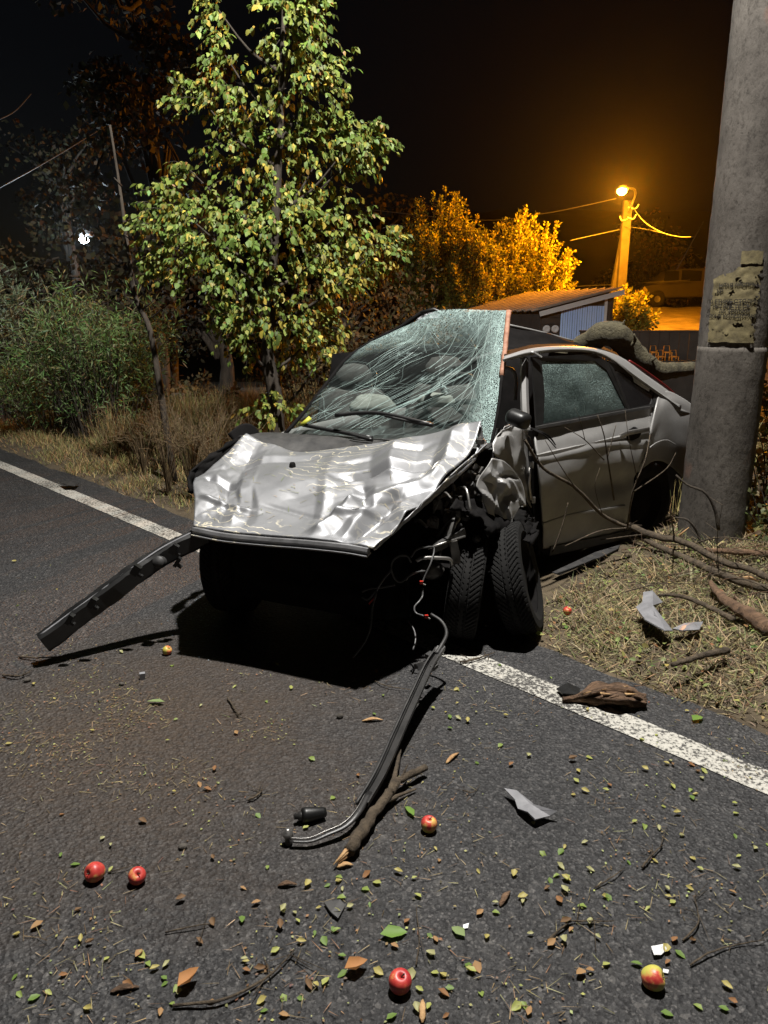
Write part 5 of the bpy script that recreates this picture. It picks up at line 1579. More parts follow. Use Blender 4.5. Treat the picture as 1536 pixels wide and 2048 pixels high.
# gnarled dead wood on the road edge
def chunk():
    t = empty('rotten_log_piece', atz(1215, 1405), 'gnarled piece of rotten brown wood lying on the white edge line', 'wood piece')
    mb = MB()
    P = spline([atz(1125, 1398, .02), atz(1165, 1393, .03), atz(1205, 1388, .045), atz(1250, 1390, .045), atz(1292, 1402, .025)], 40)
    n = 44
    vs, fs = [], []
    for i, p in enumerate(P):
        k = i / (len(P) - 1)
        rr = 0.012 + 0.048 * smooth01(0.15, 0.45, k) * (1 - 0.55 * smooth01(0.8, 1.0, k))
        tdir = (P[min(i + 1, 39)] - P[max(i - 1, 0)]).normalized()
        a = tdir.cross(Vector((0, 0, 1))).normalized(); b_ = Vector((0, 0, 1))
        for q in range(n):
            th = 2 * math.pi * q / n
            f = rr * 0.85 * (0.8 + 0.7 * noise.noise((math.cos(th) * 2.2, math.sin(th) * 2.2, k * 4)) + 0.75 * abs(noise.noise((math.cos(th) * 6, math.sin(th) * 6, k * 2.5 + 3))) + 0.5 * noise.noise((math.cos(th) * 3, math.sin(th) * 3, k * 14)) * smooth01(.6, 1, k))
            vs.append(p + a * (f * math.cos(th)) + b_ * (f * 0.75 * math.sin(th)))
    for i in range(39):
        for q in range(n):
            fs.append((i * n + q, i * n + (q + 1) % n, (i + 1) * n + (q + 1) % n, (i + 1) * n + q))
    fs += [tuple(range(n)), tuple(39 * n + q for q in range(n))]
    mb.add(vs, fs).build('wood', M['dead_wood'], t)
    MB().tube(spline([atz(1125, 1402, .012), atz(1150, 1398, .02), atz(1195, 1400, .03)], 8), [0.008, 0.015], 6, wob=.3).build('root_tip', M['dead_wood'], t)
chunk()
lg = bpy.data.objects['rotten_log_piece']
for k in range(16):
    a = atz(1160 + random.uniform(0, 110), 1378 + random.uniform(-6, 14), .055 + random.uniform(0, .03))
    MB().tube([a, a + Vector((random.uniform(.03, .07), random.gauss(0, .012), random.gauss(0, .006)))], [random.uniform(.004, .008), .0015], 5, wob=.5, flat=.6).build('torn_fibre', M['splinter'] if k % 3 == 0 else M['dead_wood'], lg)

# ------------------------------------------------------------------ plastic shards on road and verge
def shard(name, label, pts, z0, mat, bend=0.02, thick=0.006):
    n = len(pts)
    c = sum((atz(x, y, 0) for x, y in pts), Vector()) / n
    top = []
    for i, (x, y) in enumerate(pts):
        top.append(atz(x, y, z0 + bend * (0.5 + 0.5 * math.sin(i * 2.1))))
    cc = sum(top, Vector()) / n + Vector((0, 0, bend * 0.4))
    mb = MB().add(top + [cc], [(i, (i + 1) % n, n) for i in range(n)])
    return tag(mb.build(name, M[mat], None, smooth=False, solid=thick), label, 'car part')
shard('plastic_shard', 'grey curved plastic shard on the asphalt right of the red apple', [(1008, 1577), (1034, 1582), (1064, 1607), (1074, 1618), (1115, 1622), (1100, 1632), (1070, 1640), (1055, 1625), (1036, 1618), (1030, 1600)], .018, 'grey_plastic')
shard('plastic_shard', 'upright grey torn plastic shard in the straw grass', [(1287, 1185), (1305, 1182), (1325, 1205), (1308, 1215), (1308, 1230), (1345, 1262), (1330, 1262), (1290, 1240), (1272, 1215), (1285, 1205)], .12, 'grey_plastic', 0.05)
shard('plastic_shard', 'small grey plastic shard lying right of the torn one in the grass', [(1345, 1258), (1370, 1247), (1406, 1244), (1398, 1260), (1365, 1262)], .10, 'grey_plastic', 0.03)
shard('plastic_shard', 'dark flat plastic shard beside the long twig near the lower road', [(648, 1806), (680, 1800), (690, 1812), (676, 1838), (662, 1826)], .006, 'dark_plastic', 0.006)
shard('plastic_shard', 'small black plastic clip piece next to the rotten log', [(1113, 1378), (1135, 1366), (1160, 1378), (1158, 1390), (1125, 1388)], .012, 'black_plastic', 0.015)
shard('plastic_shard', 'curved dark plastic scrap on the far edge line', [(120, 965), (140, 961), (160, 966), (150, 972), (132, 970)], .03, 'dark_plastic', 0.03)
shard('plastic_shard', 'long grey plastic sill strip in the grass under the door', [(1104, 1145), (1190, 1105), (1240, 1090), (1236, 1098), (1190, 1120), (1120, 1150)], .09, 'dark_plastic', 0.02)
shard('paper_scrap', 'white plastic scrap lying above the yellow-red apple', [(1302, 1893), (1328, 1888), (1334, 1898), (1322, 1910), (1308, 1910)], .006, 'white_paper', 0.008, 0.002)
shard('paper_scrap', 'tiny white plastic scrap on the road near the bent twig', [(926, 1850), (938, 1846), (936, 1856), (926, 1858)], .004, 'white_paper', 0.003, 0.002)
shard('paper_scrap', 'tiny white scrap touching the yellow-red apple', [(1326, 1938), (1338, 1940), (1336, 1947), (1326, 1945)], .004, 'white_paper', 0.003, 0.002)
tag(MB().box(atz(285, 1352, .014), (0.024, 0.02, 0.03), Matrix.Rotation(.3, 3, 'Z')).build('plastic_block', M['grey_plastic'], smooth=False), 'small grey plastic block standing on the dirty asphalt', 'car part')

# ------------------------------------------------------------------ apples
def apple(px, py, r_, label, tilt=(0, 0), mat='apple'):
    c = atz(px, py + 2, r_ * 0.93)
    t = empty('apple', Vector((c.x, c.y, 0)), label, 'apple', 'apples scattered on the road')
    prof = [(0.02, -0.80), (0.12, -0.88), (0.35, -0.93), (0.62, -0.82), (0.86, -0.5), (1.0, -0.05), (0.99, 0.3), (0.88, 0.62), (0.65, 0.84), (0.38, 0.90), (0.18, 0.82), (0.06, 0.68), (0.01, 0.64)]
    rot = Matrix.Rotation(R(tilt[0]), 3, 'X') @ Matrix.Rotation(R(tilt[1]), 3, 'Y')
    prof = [tuple(p) for p in catmull(prof, 30)]
    mb = MB().lathe([(a * r_, b_ * r_) for a, b_ in prof], 32, c, rot, None)
    mb.build('fruit', M[mat], t)
    MB().tube([c + rot @ Vector((0, 0, r_ * .6)), c + rot @ Vector((r_ * .08, 0, r_ * .95)), c + rot @ Vector((r_ * .2, 0, r_ * 1.2))], [r_ * .05, r_ * .07], 6).build('stalk', M['branch'], t)
apple(190, 1742, .0275, 'red apple farthest left on the road, touching a straw', (60, -30))
apple(274, 1750, .0245, 'red apple just right of the leftmost apple', (35, 20))
apple(858, 1647, .0255, 'red apple beside a long green leaf and the broken branch', (6, 4))
apple(800, 1962, .0275, 'red and yellow upright apple at the bottom centre of the road', (12, 8))
apple(1306, 1954, .0275, 'yellow-green and red apple near the white scrap at lower right', (40, 60), 'apple_yellow')
apple(334, 1299, .022, 'small yellow-orange apple by the shadow of the hanging bumper support', (20, 40), 'apple_yellow')
apple(1133, 1247, .022, 'small bright red apple lying in the straw grass', (10, 0))
bpy.data.objects['apple.006'].location.z = 0.075

# ------------------------------------------------------------------ litter on the asphalt
def leaf_mesh(tv, tf, c, mat, curl):
    V = [(x, y, z + curl * (x - .5) ** 2 + 0.9 * abs(curl) * abs(y)) for x, y, z in tv]
    ob = scatter_mesh('fallen_leaf', V, tf, [(0, 0, 0)], [(1, 0, 0)], [(0, 0, 1)], [1.0], [c], M[mat])
    me = ob.data
    bpy.data.objects.remove(ob)
    return me
SMALL = [leaf_mesh(LEAF_V, LEAF_F, c, 'leaf', k) for c, k in (((0.36, 0.38, 0.11), .5), ((0.22, 0.29, 0.07), -.3), ((0.42, 0.36, 0.12), .9), ((0.14, 0.22, 0.05), .2), ((0.38, 0.37, 0.18), 1.0))]
BROWNL = [leaf_mesh(LEAF_V, LEAF_F, c, 'leaf_matte', k) for c, k in (((0.26, 0.13, 0.055), .8), ((0.17, 0.10, 0.05), 1.1), ((0.34, 0.20, 0.09), .5))]
def put(me, name, p, ang, s_, tilt=0.25, label=None, cat=None, group=None):
    o = bpy.data.objects.new(name, me)
    COL.objects.link(o)
    o.rotation_euler = (random.uniform(-tilt, tilt), random.uniform(-tilt, tilt), ang)
    o.scale = (s_, s_ * random.uniform(.75, 1.1), s_)
    o.location = (p.x, p.y, p.z + 0.004 + 0.25 * s_ * 0.3)
    return tag(o, label, cat, group)
n_leaf = 0
while n_leaf < 200:
    x, y = random.uniform(-20, 1556), 1120 + 930 * random.random() ** 0.75
    p = atz(x, y)
    if p.dot(RN) > EDGE_D - 0.05: continue
    if 380 < x < 1000 and y < 1330: continue
    w = (0.35 + 0.65 * smooth01(300, 1100, x)) * smooth01(-0.55, 0.25, noise.noise((p.x * 2.6, p.y * 2.6, 8.8)))
    if random.random() > w: continue
    k = random.randrange(5)
    side_ = 'left' if x < 512 else 'middle' if x < 1024 else 'right'
    far_ = 'far' if y < 1450 else 'near' if y > 1750 else 'central'
    look = ['pale yellow-green', 'green', 'curled yellow', 'dark green', 'curled cream'][k]
    put(SMALL[k], 'fallen_leaf', p, random.uniform(0, 6.28), random.uniform(.016, .031), .3, 'small %s leaf lying on the %s %s part of the road' % (look, far_, side_), 'leaf', '%s leaves on the %s %s road' % (look, far_, side_))
    n_leaf += 1
for i in range(58):
    x, y = random.uniform(0, 1536), 1300 + 748 * random.random() ** .7
    p = atz(x, y)
    if p.dot(RN) > EDGE_D - 0.05 or (380 < x < 1000 and y < 1350): continue
    k = random.randrange(3)
    side_ = 'left' if x < 512 else 'middle' if x < 1024 else 'right'
    far_ = 'far' if y < 1550 else 'near' if y > 1800 else 'central'
    look = ['reddish brown', 'dark brown', 'tan'][k]
    put(BROWNL[k], 'fallen_leaf', p, random.uniform(0, 6.28), random.uniform(.018, .034), .35, 'dry %s curled leaf on the %s %s part of the road' % (look, far_, side_), 'leaf', '%s dry leaves on the %s %s road' % (look, far_, side_))
for (x, y, ang, s_, k, lab) in [(828, 1640, 1.9, .075, 3, 'long narrow green leaf beside the centre apple'), (760, 1877, 0.2, .07, 3, 'large green leaf lying left of the bottom apple'), (1385, 1447, 0.7, .07, 3, 'broad fresh green leaf on the road edge below the straw'),
                              (330, 1410, 3.0, .075, 4, 'long pale green leaf on the dirty left side of the road'), (930, 1880, 2.2, .05, 1, 'green leaf left of the bent twig')]:
    p = atz(x, y)
    me = leaf_mesh([(a, b_ * (.55 if s_ > .072 else .9), c) for a, b_, c in LEAF_V], LEAF_F, (0.16, 0.27, 0.055) if k == 3 else (0.24, 0.31, 0.13), 'leaf', .3)
    put(me, 'large_leaf', p, ang, s_, .12, lab, 'leaf')
for (x, y, ang, s_, lab) in [(690, 1955, .5, .06, 'torn orange-brown dry leaf left of the bottom apple'), (360, 1990, .9, .06, 'orange-brown dry leaf at the lower left'), (1010, 1800, 1.0, .055, 'pale brown bark strip in the lower middle of the road'),
                             (905, 1518, .9, .07, 'raw pale splinter of wood right of the torn strip'), (745, 1443, .1, .07, 'raw pale splinter of wood left of the torn strip'), (250, 1982, .2, .055, 'tan bark flake at the lower left'),
                             (575, 1773, .1, .045, 'grey-brown bark flake left of the dark plastic shard'), (845, 2025, 1.5, .05, 'tan wood splinter at the bottom edge'), (690, 1735, .2, .04, 'pale splinter under the broken branch end')]:
    p = atz(x, y)
    wood = 'splinter' in lab
    c = p
    d = Vector((math.cos(ang), math.sin(ang), 0))
    if wood or 'bark' in lab:
        mb = MB().tube(spline([c - d * s_ * .6, c + Vector((0, 0, .008)), c + d * s_ * .6], 8), [.003, .007, .008, .009, .008, .007, .005, .002], 6, wob=.5, flat=.5)
        mb.v = [(a, b_, z + .005) for a, b_, z in mb.v]
        tag(mb.build('wood_splinter' if wood else 'bark_flake', M['splinter'] if wood else M['dead_wood']), lab, 'wood piece')
    else:
        put(leaf_mesh(LEAF_V, LEAF_F, (0.40, 0.19, 0.07), 'leaf_matte', 1.2), 'dry_leaf', p, ang, s_, .3, lab, 'leaf')

# twigs
TW = [('bent forked twig lying above the lower right apple', [(1095, 1880), (1130, 1850), (1150, 1842), (1228, 1842)], .005),
      ('long dark twig with side shoots along the bottom left', [(345, 2010), (440, 2000), (520, 1965), (560, 1930), (590, 1900)], .006),
      ('thin twig beside the dark plastic shard', [(330, 1865), (400, 1850), (425, 1848)], .003),
      ('thin straight twig left of the torn strip', [(455, 1395), (475, 1425), (482, 1430)], .006),
      ('twig with knobbed end on the right of the road', [(1285, 1735), (1300, 1715), (1325, 1690)], .006),
      ('curved brown twig in the lower right corner', [(1365, 1880), (1395, 1850), (1395, 1820), (1385, 1790)], .004),
      ('thin upright stem lying left of the bottom apple', [(832, 1930), (838, 1880), (832, 1810)], .003),
      ('long thin twig crossing the lower right corner', [(1380, 1930), (1420, 1905), (1470, 1890), (1530, 1880)], .004),
      ('dark stick at the end of the shadow of the bumper support', [(38, 1313), (80, 1316), (130, 1312)], .007),
      ('short brown stick near the left edge of the road', [(5, 1350), (35, 1352), (60, 1345)], .008),
      ('red-brown stick under the front tyre', [(920, 1325), (950, 1318), (990, 1305)], .008),
      ('thin dark twig right of the centre apple', [(925, 1580), (945, 1585), (960, 1570)], .003),
      ('dark twig on the road left of the torn strip', [(495, 1600), (515, 1590), (525, 1580)], .006),
      ('pale straw joining the two left apples', [(215, 1745), (250, 1735), (280, 1727)], .0025),
      ('thin stem on the right under the verge', [(1190, 1775), (1230, 1750), (1250, 1735)], .0035),
      ('small dark twig under the windshield shadow edge', [(750, 1362), (775, 1372), (840, 1382)], .004)]
for lab, pts, r_ in TW:
    P = spline([atz(x, y, r_ + .003 + .006 * (i % 2)) for i, (x, y) in enumerate(pts)], 14)
    r_ *= .72
    mb = MB().tube([p + Vector(unit(1)[0]) * r_ * .35 for p in P], [r_, r_ * .4], 6, wob=.4)
    for k in range(6 if r_ > .0028 else 2):
        q = P[random.randint(4, 12)]
        mb.tube([q, q + Vector((random.gauss(0, .04), random.gauss(0, .04), .008))], [r_ * .4, r_ * .2], 4)
    tag(mb.build('twig', M['branch']), lab, 'twig')

# stones one can pick out
for i, (x, y, s_) in enumerate([(366, 1693, .014), (680, 1432, .016), (200, 1400, .012), (243, 1368, .013), (55, 2000 - 640, .016)]):
    c = atz(x, y, s_ * .5)
    lab = ['pale pebble above the left apples', 'grey stone left of the torn strip', 'small pebble on the dirty left asphalt', 'whitish pebble beside the plastic block', 'grey stone at the left edge of the road'][i]
    o = blob('pebble', c, (s_, s_ * .8, s_ * .65), M['concrete'], None, i, i)
    tag(o, lab, 'stone')

# crumbs nobody could count: straw bits, leaf crumbs, glass
def crumbs(name, label, n, area, len_rng, wid, cols, mat, cat, dens=None, z=.003):
    pos, xd, nr, sc = [], [], [], []
    while len(pos) < n:
        x, y = random.uniform(area[0], area[2]), random.uniform(area[1], area[3])
        p = atz(x, y)
        if dens is not None and random.random() > dens(x, y) * smooth01(-0.3, 0.4, noise.noise((p.x * 3.1, p.y * 3.1, 2.2))): continue
        if p.dot(RN) > EDGE_D + 0.05: continue
        a = random.uniform(0, 6.283)
        pos.append((p.x, p.y, z + random.uniform(0, .004))); xd.append((math.cos(a), math.sin(a), random.uniform(-.1, .25))); nr.append((random.gauss(0, .3), random.gauss(0, .3), 1))
        l = random.uniform(*len_rng)
        sc.append((l, wid if wid else l, wid if wid else l))
    o = scatter_mesh(name, BLADE_V if wid else QUAD_V, BLADE_F if wid else QUAD_F, pos, xd, nr, np.array(sc), np.clip(pick(len(pos), cols), .01, 1), M[mat])
    return tag(o, label, cat, kind='stuff')
LITTER = [(0.5, (0.30, 0.24, 0.13)), (0.3, (0.20, 0.13, 0.07)), (0.2, (0.12, 0.08, 0.045))]
blob_d = lambda x, y: max(0.10, math.exp(-((x - 260) / 330) ** 2 - ((y - 1440) / 130) ** 2)) * (0 if (380 < x < 960 and y < 1340) else 1)
crumbs('straw_litter', 'short bits of straw scattered over the dirty asphalt', 1700, (0, 1000, 1536, 2048), (.010, .05), .0020, LITTER, 'straw', 'straw', blob_d)
crumbs('leaf_crumbs', 'crumbs of leaf and bark scattered over the asphalt', 1400, (0, 950, 1536, 2048), (.005, .012), 0, [(.4, (.30, .30, .12)), (.35, (.24, .14, .07)), (.25, (.16, .12, .08))], 'leaf_matte', 'debris', blob_d)
# broken glass by the far front wheel
m, nt, b = new_mat('glass_crumb')
b.inputs['Base Color'].default_value = (.55, .68, .8, 1); b.inputs['Roughness'].default_value = .12; b.inputs['Metallic'].default_value = .4
n = 420
P = np.array([tuple(atz(random.gauss(425, 32), random.gauss(1238, 28), .004)) for _ in range(n)])
o = scatter_mesh('glass_crumbs', QUAD_V, QUAD_F, P, unit(n), unit(n) * .6 + np.array((0, 0, 1)), .006 * (.4 + rng.random(n)), np.ones((n, 3)) * .6, m)
tag(o, 'crumbs of broken glass glinting by the front wheel', 'broken glass', kind='stuff')
# leaves shed over the right verge
pos, xd, nr = [], [], []
while len(pos) < 1500:
    s_, u = random.uniform(-1.4, 3.0), EDGE_D + 0.05 + 2.6 * random.random()
    p = road_pt(s_, u)
    if on_car(p): continue
    p.z = verge_z(s_, u) + random.uniform(.015, .05)
    pos.append(tuple(p)); a = random.uniform(0, 6.28); xd.append((math.cos(a), math.sin(a), random.uniform(-.3, .3))); nr.append((random.gauss(0, .5), random.gauss(0, .5), 1))
tag(scatter_mesh('verge_leaf_litter', LEAF_V, LEAF_F, pos, xd, nr, .016 + .022 * rng.random(len(pos)), np.clip(pick(len(pos), [(.42, (.22, .26, .08)), (.28, (.30, .28, .10)), (.2, (.25, .13, .06)), (.1, (.12, .19, .05))]), .01, 1), M['leaf']),
    'green and brown leaves strewn through the straw grass', 'leaves', kind='stuff')

# dark ivy-like growth right of the pole
shrub('ivy_shrub', 'tangled dark leafy shrub right of the concrete pole', 'shrub', (3.05, 5.3, 0), .55, .5, 1.7, 46, 26, .055, [(.6, (.07, .085, .03)), (.4, (.14, .11, .04))], LEAF_V, LEAF_F, 'leaf', up=.1)
shrub('ivy_shrub', 'low leafy sprouts at the foot of the concrete pole', 'shrub', (2.62, 4.75, .05), .22, .2, .5, 16, 14, .05, [(.6, (.07, .085, .03)), (.4, (.14, .13, .05))], LEAF_V, LEAF_F, 'leaf', up=.2)
for i, pts in enumerate([[(1352, 950, 4.7), (1375, 970, 4.68), (1410, 985, 4.66), (1430, 1020, 4.66), (1437, 1060, 4.66)], [(1350, 1035, 4.7), (1375, 1040, 4.66), (1395, 1065, 4.66), (1402, 1095, 4.66)]]):
    tag(MB().tube(spline([aty(*p) for p in pts], 14), [.006, .012], 6).build('bent_vine', M['bark']), ['upper dark vine arching in front of the pole', 'lower dark vine arching in front of the pole foot'][i], 'vine')

# ------------------------------------------------------------------ the yard behind: shed, sodium lamp, wall, parked car
def corrugated(mat_name, c1, c2):
    return simple(mat_name, c1, c2, 3, .55, metal=.0)
M['roof_sheet'] = simple('roof_sheet', (.30, .27, .23), (.46, .42, .36), 2, .55)
M['pale_sheet'] = simple('cool_lit_sheet', (.36, .55, .95), (.48, .66, .98), 2, .6)  # white panel, the cool light on it put into a blue base colour
M['dark_board'] = simple('dark_board', (.02, .018, .016), (.045, .04, .035), 3, .85)
M['white_board'] = simple('white_board', (.5, .5, .5), (.62, .62, .6), 3, .7)
def shed():
    A = aty(1078, 622, 20.0); Bp = aty(1247, 578, 20.0)
    back = Vector((-1.85, 4.0, 0))
    t = empty('corrugated_shed', (A.x, A.y, -.6), 'low shed with orange-lit corrugated roof and white wall panel with cool light in its colour', 'shed')
    # roof: lapped sheets whose ribs run up the slope
    ns_ = 13
    up_ = Vector((-.25, 0, 1)).normalized()
    for q in range(ns_):
        vs = []
        for i in range(9):
            k = (q + i / 8 * 1.04) / ns_
            w = up_ * (.05 * (1 - i / 8) + .022 * math.cos(i * math.pi))
            vs += [A + back * min(k, 1.003) + w, Bp + back * min(k, 1.003) + w]
        MB().add(vs, [(2 * i, 2 * i + 1, 2 * i + 3, 2 * i + 2) for i in range(8)]).build('roof_sheet', M['roof_sheet'], t, smooth=False, solid=.012)
    MB().sweep([(-.02, -.11), (.02, -.11), (.02, .015), (-.02, .015)], [A + Vector((0, -.04, -.03)), Bp + Vector((0, -.04, -.03))]).build('fascia', M['white_board'], t, smooth=False)
    y = 20.15
    xl, xr = aty(1082, 650, y).x, aty(1208, 650, y).x
    p0, p1 = aty(1120, 650, y).x, aty(1206, 650, y).x
    def topz(x): return A.z + (Bp.z - A.z) * (x - A.x) / (Bp.x - A.x) - .05
    MB().add([(xl, y + .05, -.6), (xr + .2, y + .05, -.6), (xr + .2, y + .05, topz(xr + .2)), (xl, y + .05, topz(xl))], [(0, 1, 2, 3)]).build('wall', M['dark_board'], t, smooth=False, solid=.04)
    # boards of the dark part
    for k in range(9):
        z = .35 + k * .17
        if z > topz(p0) - .1: break
        MB().box(((xl + p0) / 2, y, z), (p0 - xl - .02, .03, .155)).build('board', M['dark_board'], t, smooth=False)
    zt = aty(1160, 612, y).z
    nb = 18
    for k in range(nb):
        x0 = p0 + (p1 - p0) * k / nb
        MB().box((x0 + (p1 - p0) / nb / 2, y - .01 - .008 * (k % 2), (.2 + zt) / 2), ((p1 - p0) / nb - .012, .02, zt - .2)).build('sheet_rib', M['pale_sheet'], t, smooth=False)
    xl2, xr2 = A + back, Bp + back
    MB().add([(Bp.x - .2, y, -.6), (Bp.x + back.x, 24, -.6), (Bp.x + back.x, 24, Bp.z - .05), (Bp.x - .2, y, Bp.z - .1)], [(0, 1, 2, 3)]).build('side_wall', M['dark_board'], t, smooth=False, solid=.04)
    MB().add([(A.x + .1, y, -.6), (A.x + back.x, 24, -.6), (A.x + back.x, 24, A.z - .05), (A.x + .1, y, A.z - .08)], [(0, 1, 2, 3)]).build('side_wall', M['dark_board'], t, smooth=False, solid=.04)
    MB().box((aty(1209, 640, y).x, y - .02, .8), (.07, .07, 2.6)).build('corner_post', M['white_board'], t, smooth=False)
    for i, px in enumerate((1093, 1110)):
        c = aty(px, 658, y - .05)
        o = MB().lathe([(.001, .02), (.035, .02), (.045, .035), (.08, .03), (.10, .015), (.10, 0)], 24, c, Matrix.Rotation(R(90), 3, 'X')).build('hubcap', M['white_board'], None)
        tag(o, ['left one of two round hubcaps hung on the shed wall', 'right one of two round hubcaps beside the pale panel'][i], 'hubcap', 'hubcaps on the shed wall')
shed()

def sodium():
    b0 = aty(1237, 640, 25.0); b0.z = -.5
    t = empty('sodium_street_lamp', b0, 'street lamp glowing orange on a square concrete pole behind the shed', 'street lamp')
    MB().sweep([(-.13, -.1), (.13, -.1), (.13, .1), (-.13, .1)], [b0, Vector((b0.x, b0.y, 5.2))], up=Vector((0, 1, 0))).build('pole_shaft', M['pole_wood'], t, smooth=False)
    top = Vector((b0.x + .12, b0.y, 5.25))
    MB().tube(spline([top + Vector((-.1, -.1, -.4)), top + Vector((-.05, -.5, .15)), ORANGE + Vector((-.02, .1, .1))], 10), .03, 8).build('arm', M['steel'], t)
    MB().lathe([(.01, .14), (.10, .12), (.16, .04), (.17, 0), (.15, 0), (.02, .08)], 20, ORANGE).build('lamp_head', M['steel'], t)
    MB().lathe([(.001, .06), (.09, .05), (.14, 0), (.13, -.07), (.07, -.12), (.001, -.14)], 20, ORANGE + Vector((-.04, -.06, -.02))).build('bulb', emit('sodium_glow', (1.0, .62, .12), 60), t)
    for (dx, z) in ((.18, 4.7), (-.18, 4.65), (.22, 5.0)):
        MB().tube(spline([(b0.x, b0.y - .1, z), (b0.x + dx, b0.y - .15, z - .05), (b0.x + dx * 1.4, b0.y - .15, z + .08)], 6), .02, 5).build('insulator_arm', M['white_board'], t)
    MB().sweep([(-.10, -.10), (.10, -.10), (.10, .10), (-.10, .10)], [Vector((b0.x - .4, b0.y + .6, -.5)), Vector((b0.x + .14, b0.y + .2, 5.15))], up=Vector((0, 1, 0))).build('brace', M['pole_wood'], t, smooth=False)
sodium()

def wire(label, pts, r_=.016):
    tag(MB().tube(spline([aty(*p) for p in pts], 24), r_, 5).build('overhead_wire', M['wire']), label, 'wire', 'overhead wires')
wire('overhead wire sloping left from the glowing orange lamp', [(1232, 397, 24.7), (1160, 413, 25.5), (1080, 428, 26.5), (950, 440, 28), (700, 415, 31)], .014)
wire('second overhead wire below it running into the orange trees', [(1240, 459, 24.9), (1190, 470, 24.8), (1140, 481, 24.6)], .014)
wire('overhead wire sagging right from the orange lamp pole', [(1259, 403, 24.8), (1285, 440, 23.5), (1320, 463, 22), (1355, 473, 20.5), (1386, 474, 19)], .012)
wire('straight bright guy wire slanting beside the concrete pole', [(1407, 443, 19), (1380, 492, 19), (1353, 540, 19)], .012)
wire('low horizontal wire behind the shed', [(1145, 573, 29), (1245, 568, 29), (1380, 560, 29)], .014)
wire('lit overhead wire rising from the left edge of the picture', [(-10, 380, 16), (90, 325, 18), (215, 250, 22)], .012)
wire('short upper wire at the left edge of the picture', [(-10, 243, 16), (30, 222, 17), (62, 188, 18)], .010)
wire('thin wire running right from the orange lamp pole', [(1250, 453, 24.9), (1290, 458, 24), (1340, 470, 22)], .008)

# dark wall with metal chairs in front, bank and parked car above
x0, x1 = aty(1160, 690, 18).x, aty(1440, 690, 18).x
zt = aty(1300, 664, 18).z
t = empty('dark_fence', ((x0 + x1) / 2, 18.1, -.6), 'dark board fence below the orange-lit bank', 'fence')
for k in range(14):
    xa = x0 + (x1 - x0) * k / 14
    MB().box((xa + (x1 - x0) / 28, 18.1, (zt - .6) / 2), ((x1 - x0) / 14 - .015, .04, zt + .6)).build('board', M['dark_board'], t, smooth=False)
MB().box(((x0 + x1) / 2, 18.1, zt + .02), (x1 - x0, .09, .04)).build('rail', M['dark_board'], t, smooth=False)
# low dark ledge carrying the chairs
MB_led = MB().box(((x0 + x1) / 2, 17.75, .02), (x1 - x0, .5, 1.24))
tag(MB_led.build('ledge_wall', M['dark_board'], smooth=False), 'low dark ledge wall behind the tail of the car', 'wall')
M['orange_tone'] = simple('orange_metal', (.62, .20, .02), (.75, .28, .03), 5, .5)  # orange base colour shared by all the chair frames
spots = [(1212, 'leftmost orange chair frame behind the tail of the car'), (1229, 'second orange chair frame behind the tail of the car'), (1287, 'orange chair frame just right of the heavy limb'), (1305, 'second orange chair frame right of the heavy limb'),
         (1319, 'third orange chair frame right of the heavy limb'), (1332, 'fourth orange chair frame right of the heavy limb'), (1346, 'rightmost orange chair frame near the concrete pole')]
for i, (px, lab) in enumerate(spots):
    c = aty(px, 716, 17.7); c.z = .64
    t = empty('chair_frame', c, lab, 'chair', 'orange chair frames on the ledge')
    hh = .10 + .10 * (i % 2)
    def tb(nm, pts): MB().tube([c + Vector(p) for p in pts], .011, 5).build(nm, M['orange_tone'], t)
    w = .075
    tb('seat_frame', [(-w, 0, hh), (w, 0, hh), (w, -.14, hh - .01), (-w, -.14, hh - .01), (-w, 0, hh)])
    tb('back_frame', [(-w, 0, hh), (-w * .8, .03, hh + .14), (w * .8, .03, hh + .14), (w, 0, hh)])
    for sx in (-1, 1):
        tb('leg', [(sx * w, 0, hh), (sx * w, .02, 0)])
        tb('leg', [(sx * w, -.14, hh), (sx * w, -.15, 0)])

# lit bank
mb = MB()
vs, fs = [], []
nx, ny = 50, 14
for j in range(ny):
    for i in range(nx):
        x, y = 5.6 + 8 * i / (nx - 1), 20.8 + 8.5 * j / (ny - 1)
        k = j / (ny - 1)
        z = 1.05 + 1.0 * k + .06 * noise.noise((x * 1.2, y * 1.2, 0)) - 1.7 * smooth01(.12, 0, k)
        vs.append((x, y, z))
for j in range(ny - 1):
    for i in range(nx - 1):
        fs.append((j * nx + i, j * nx + i + 1, (j + 1) * nx + i + 1, (j + 1) * nx + i))
tag(mb.add(vs, fs).build('yard_bank', simple('yard_earth', (.06, .05, .035), (.20, .165, .12), 1.6, .95, bmp=.8, bdist=.05)), kind='structure')

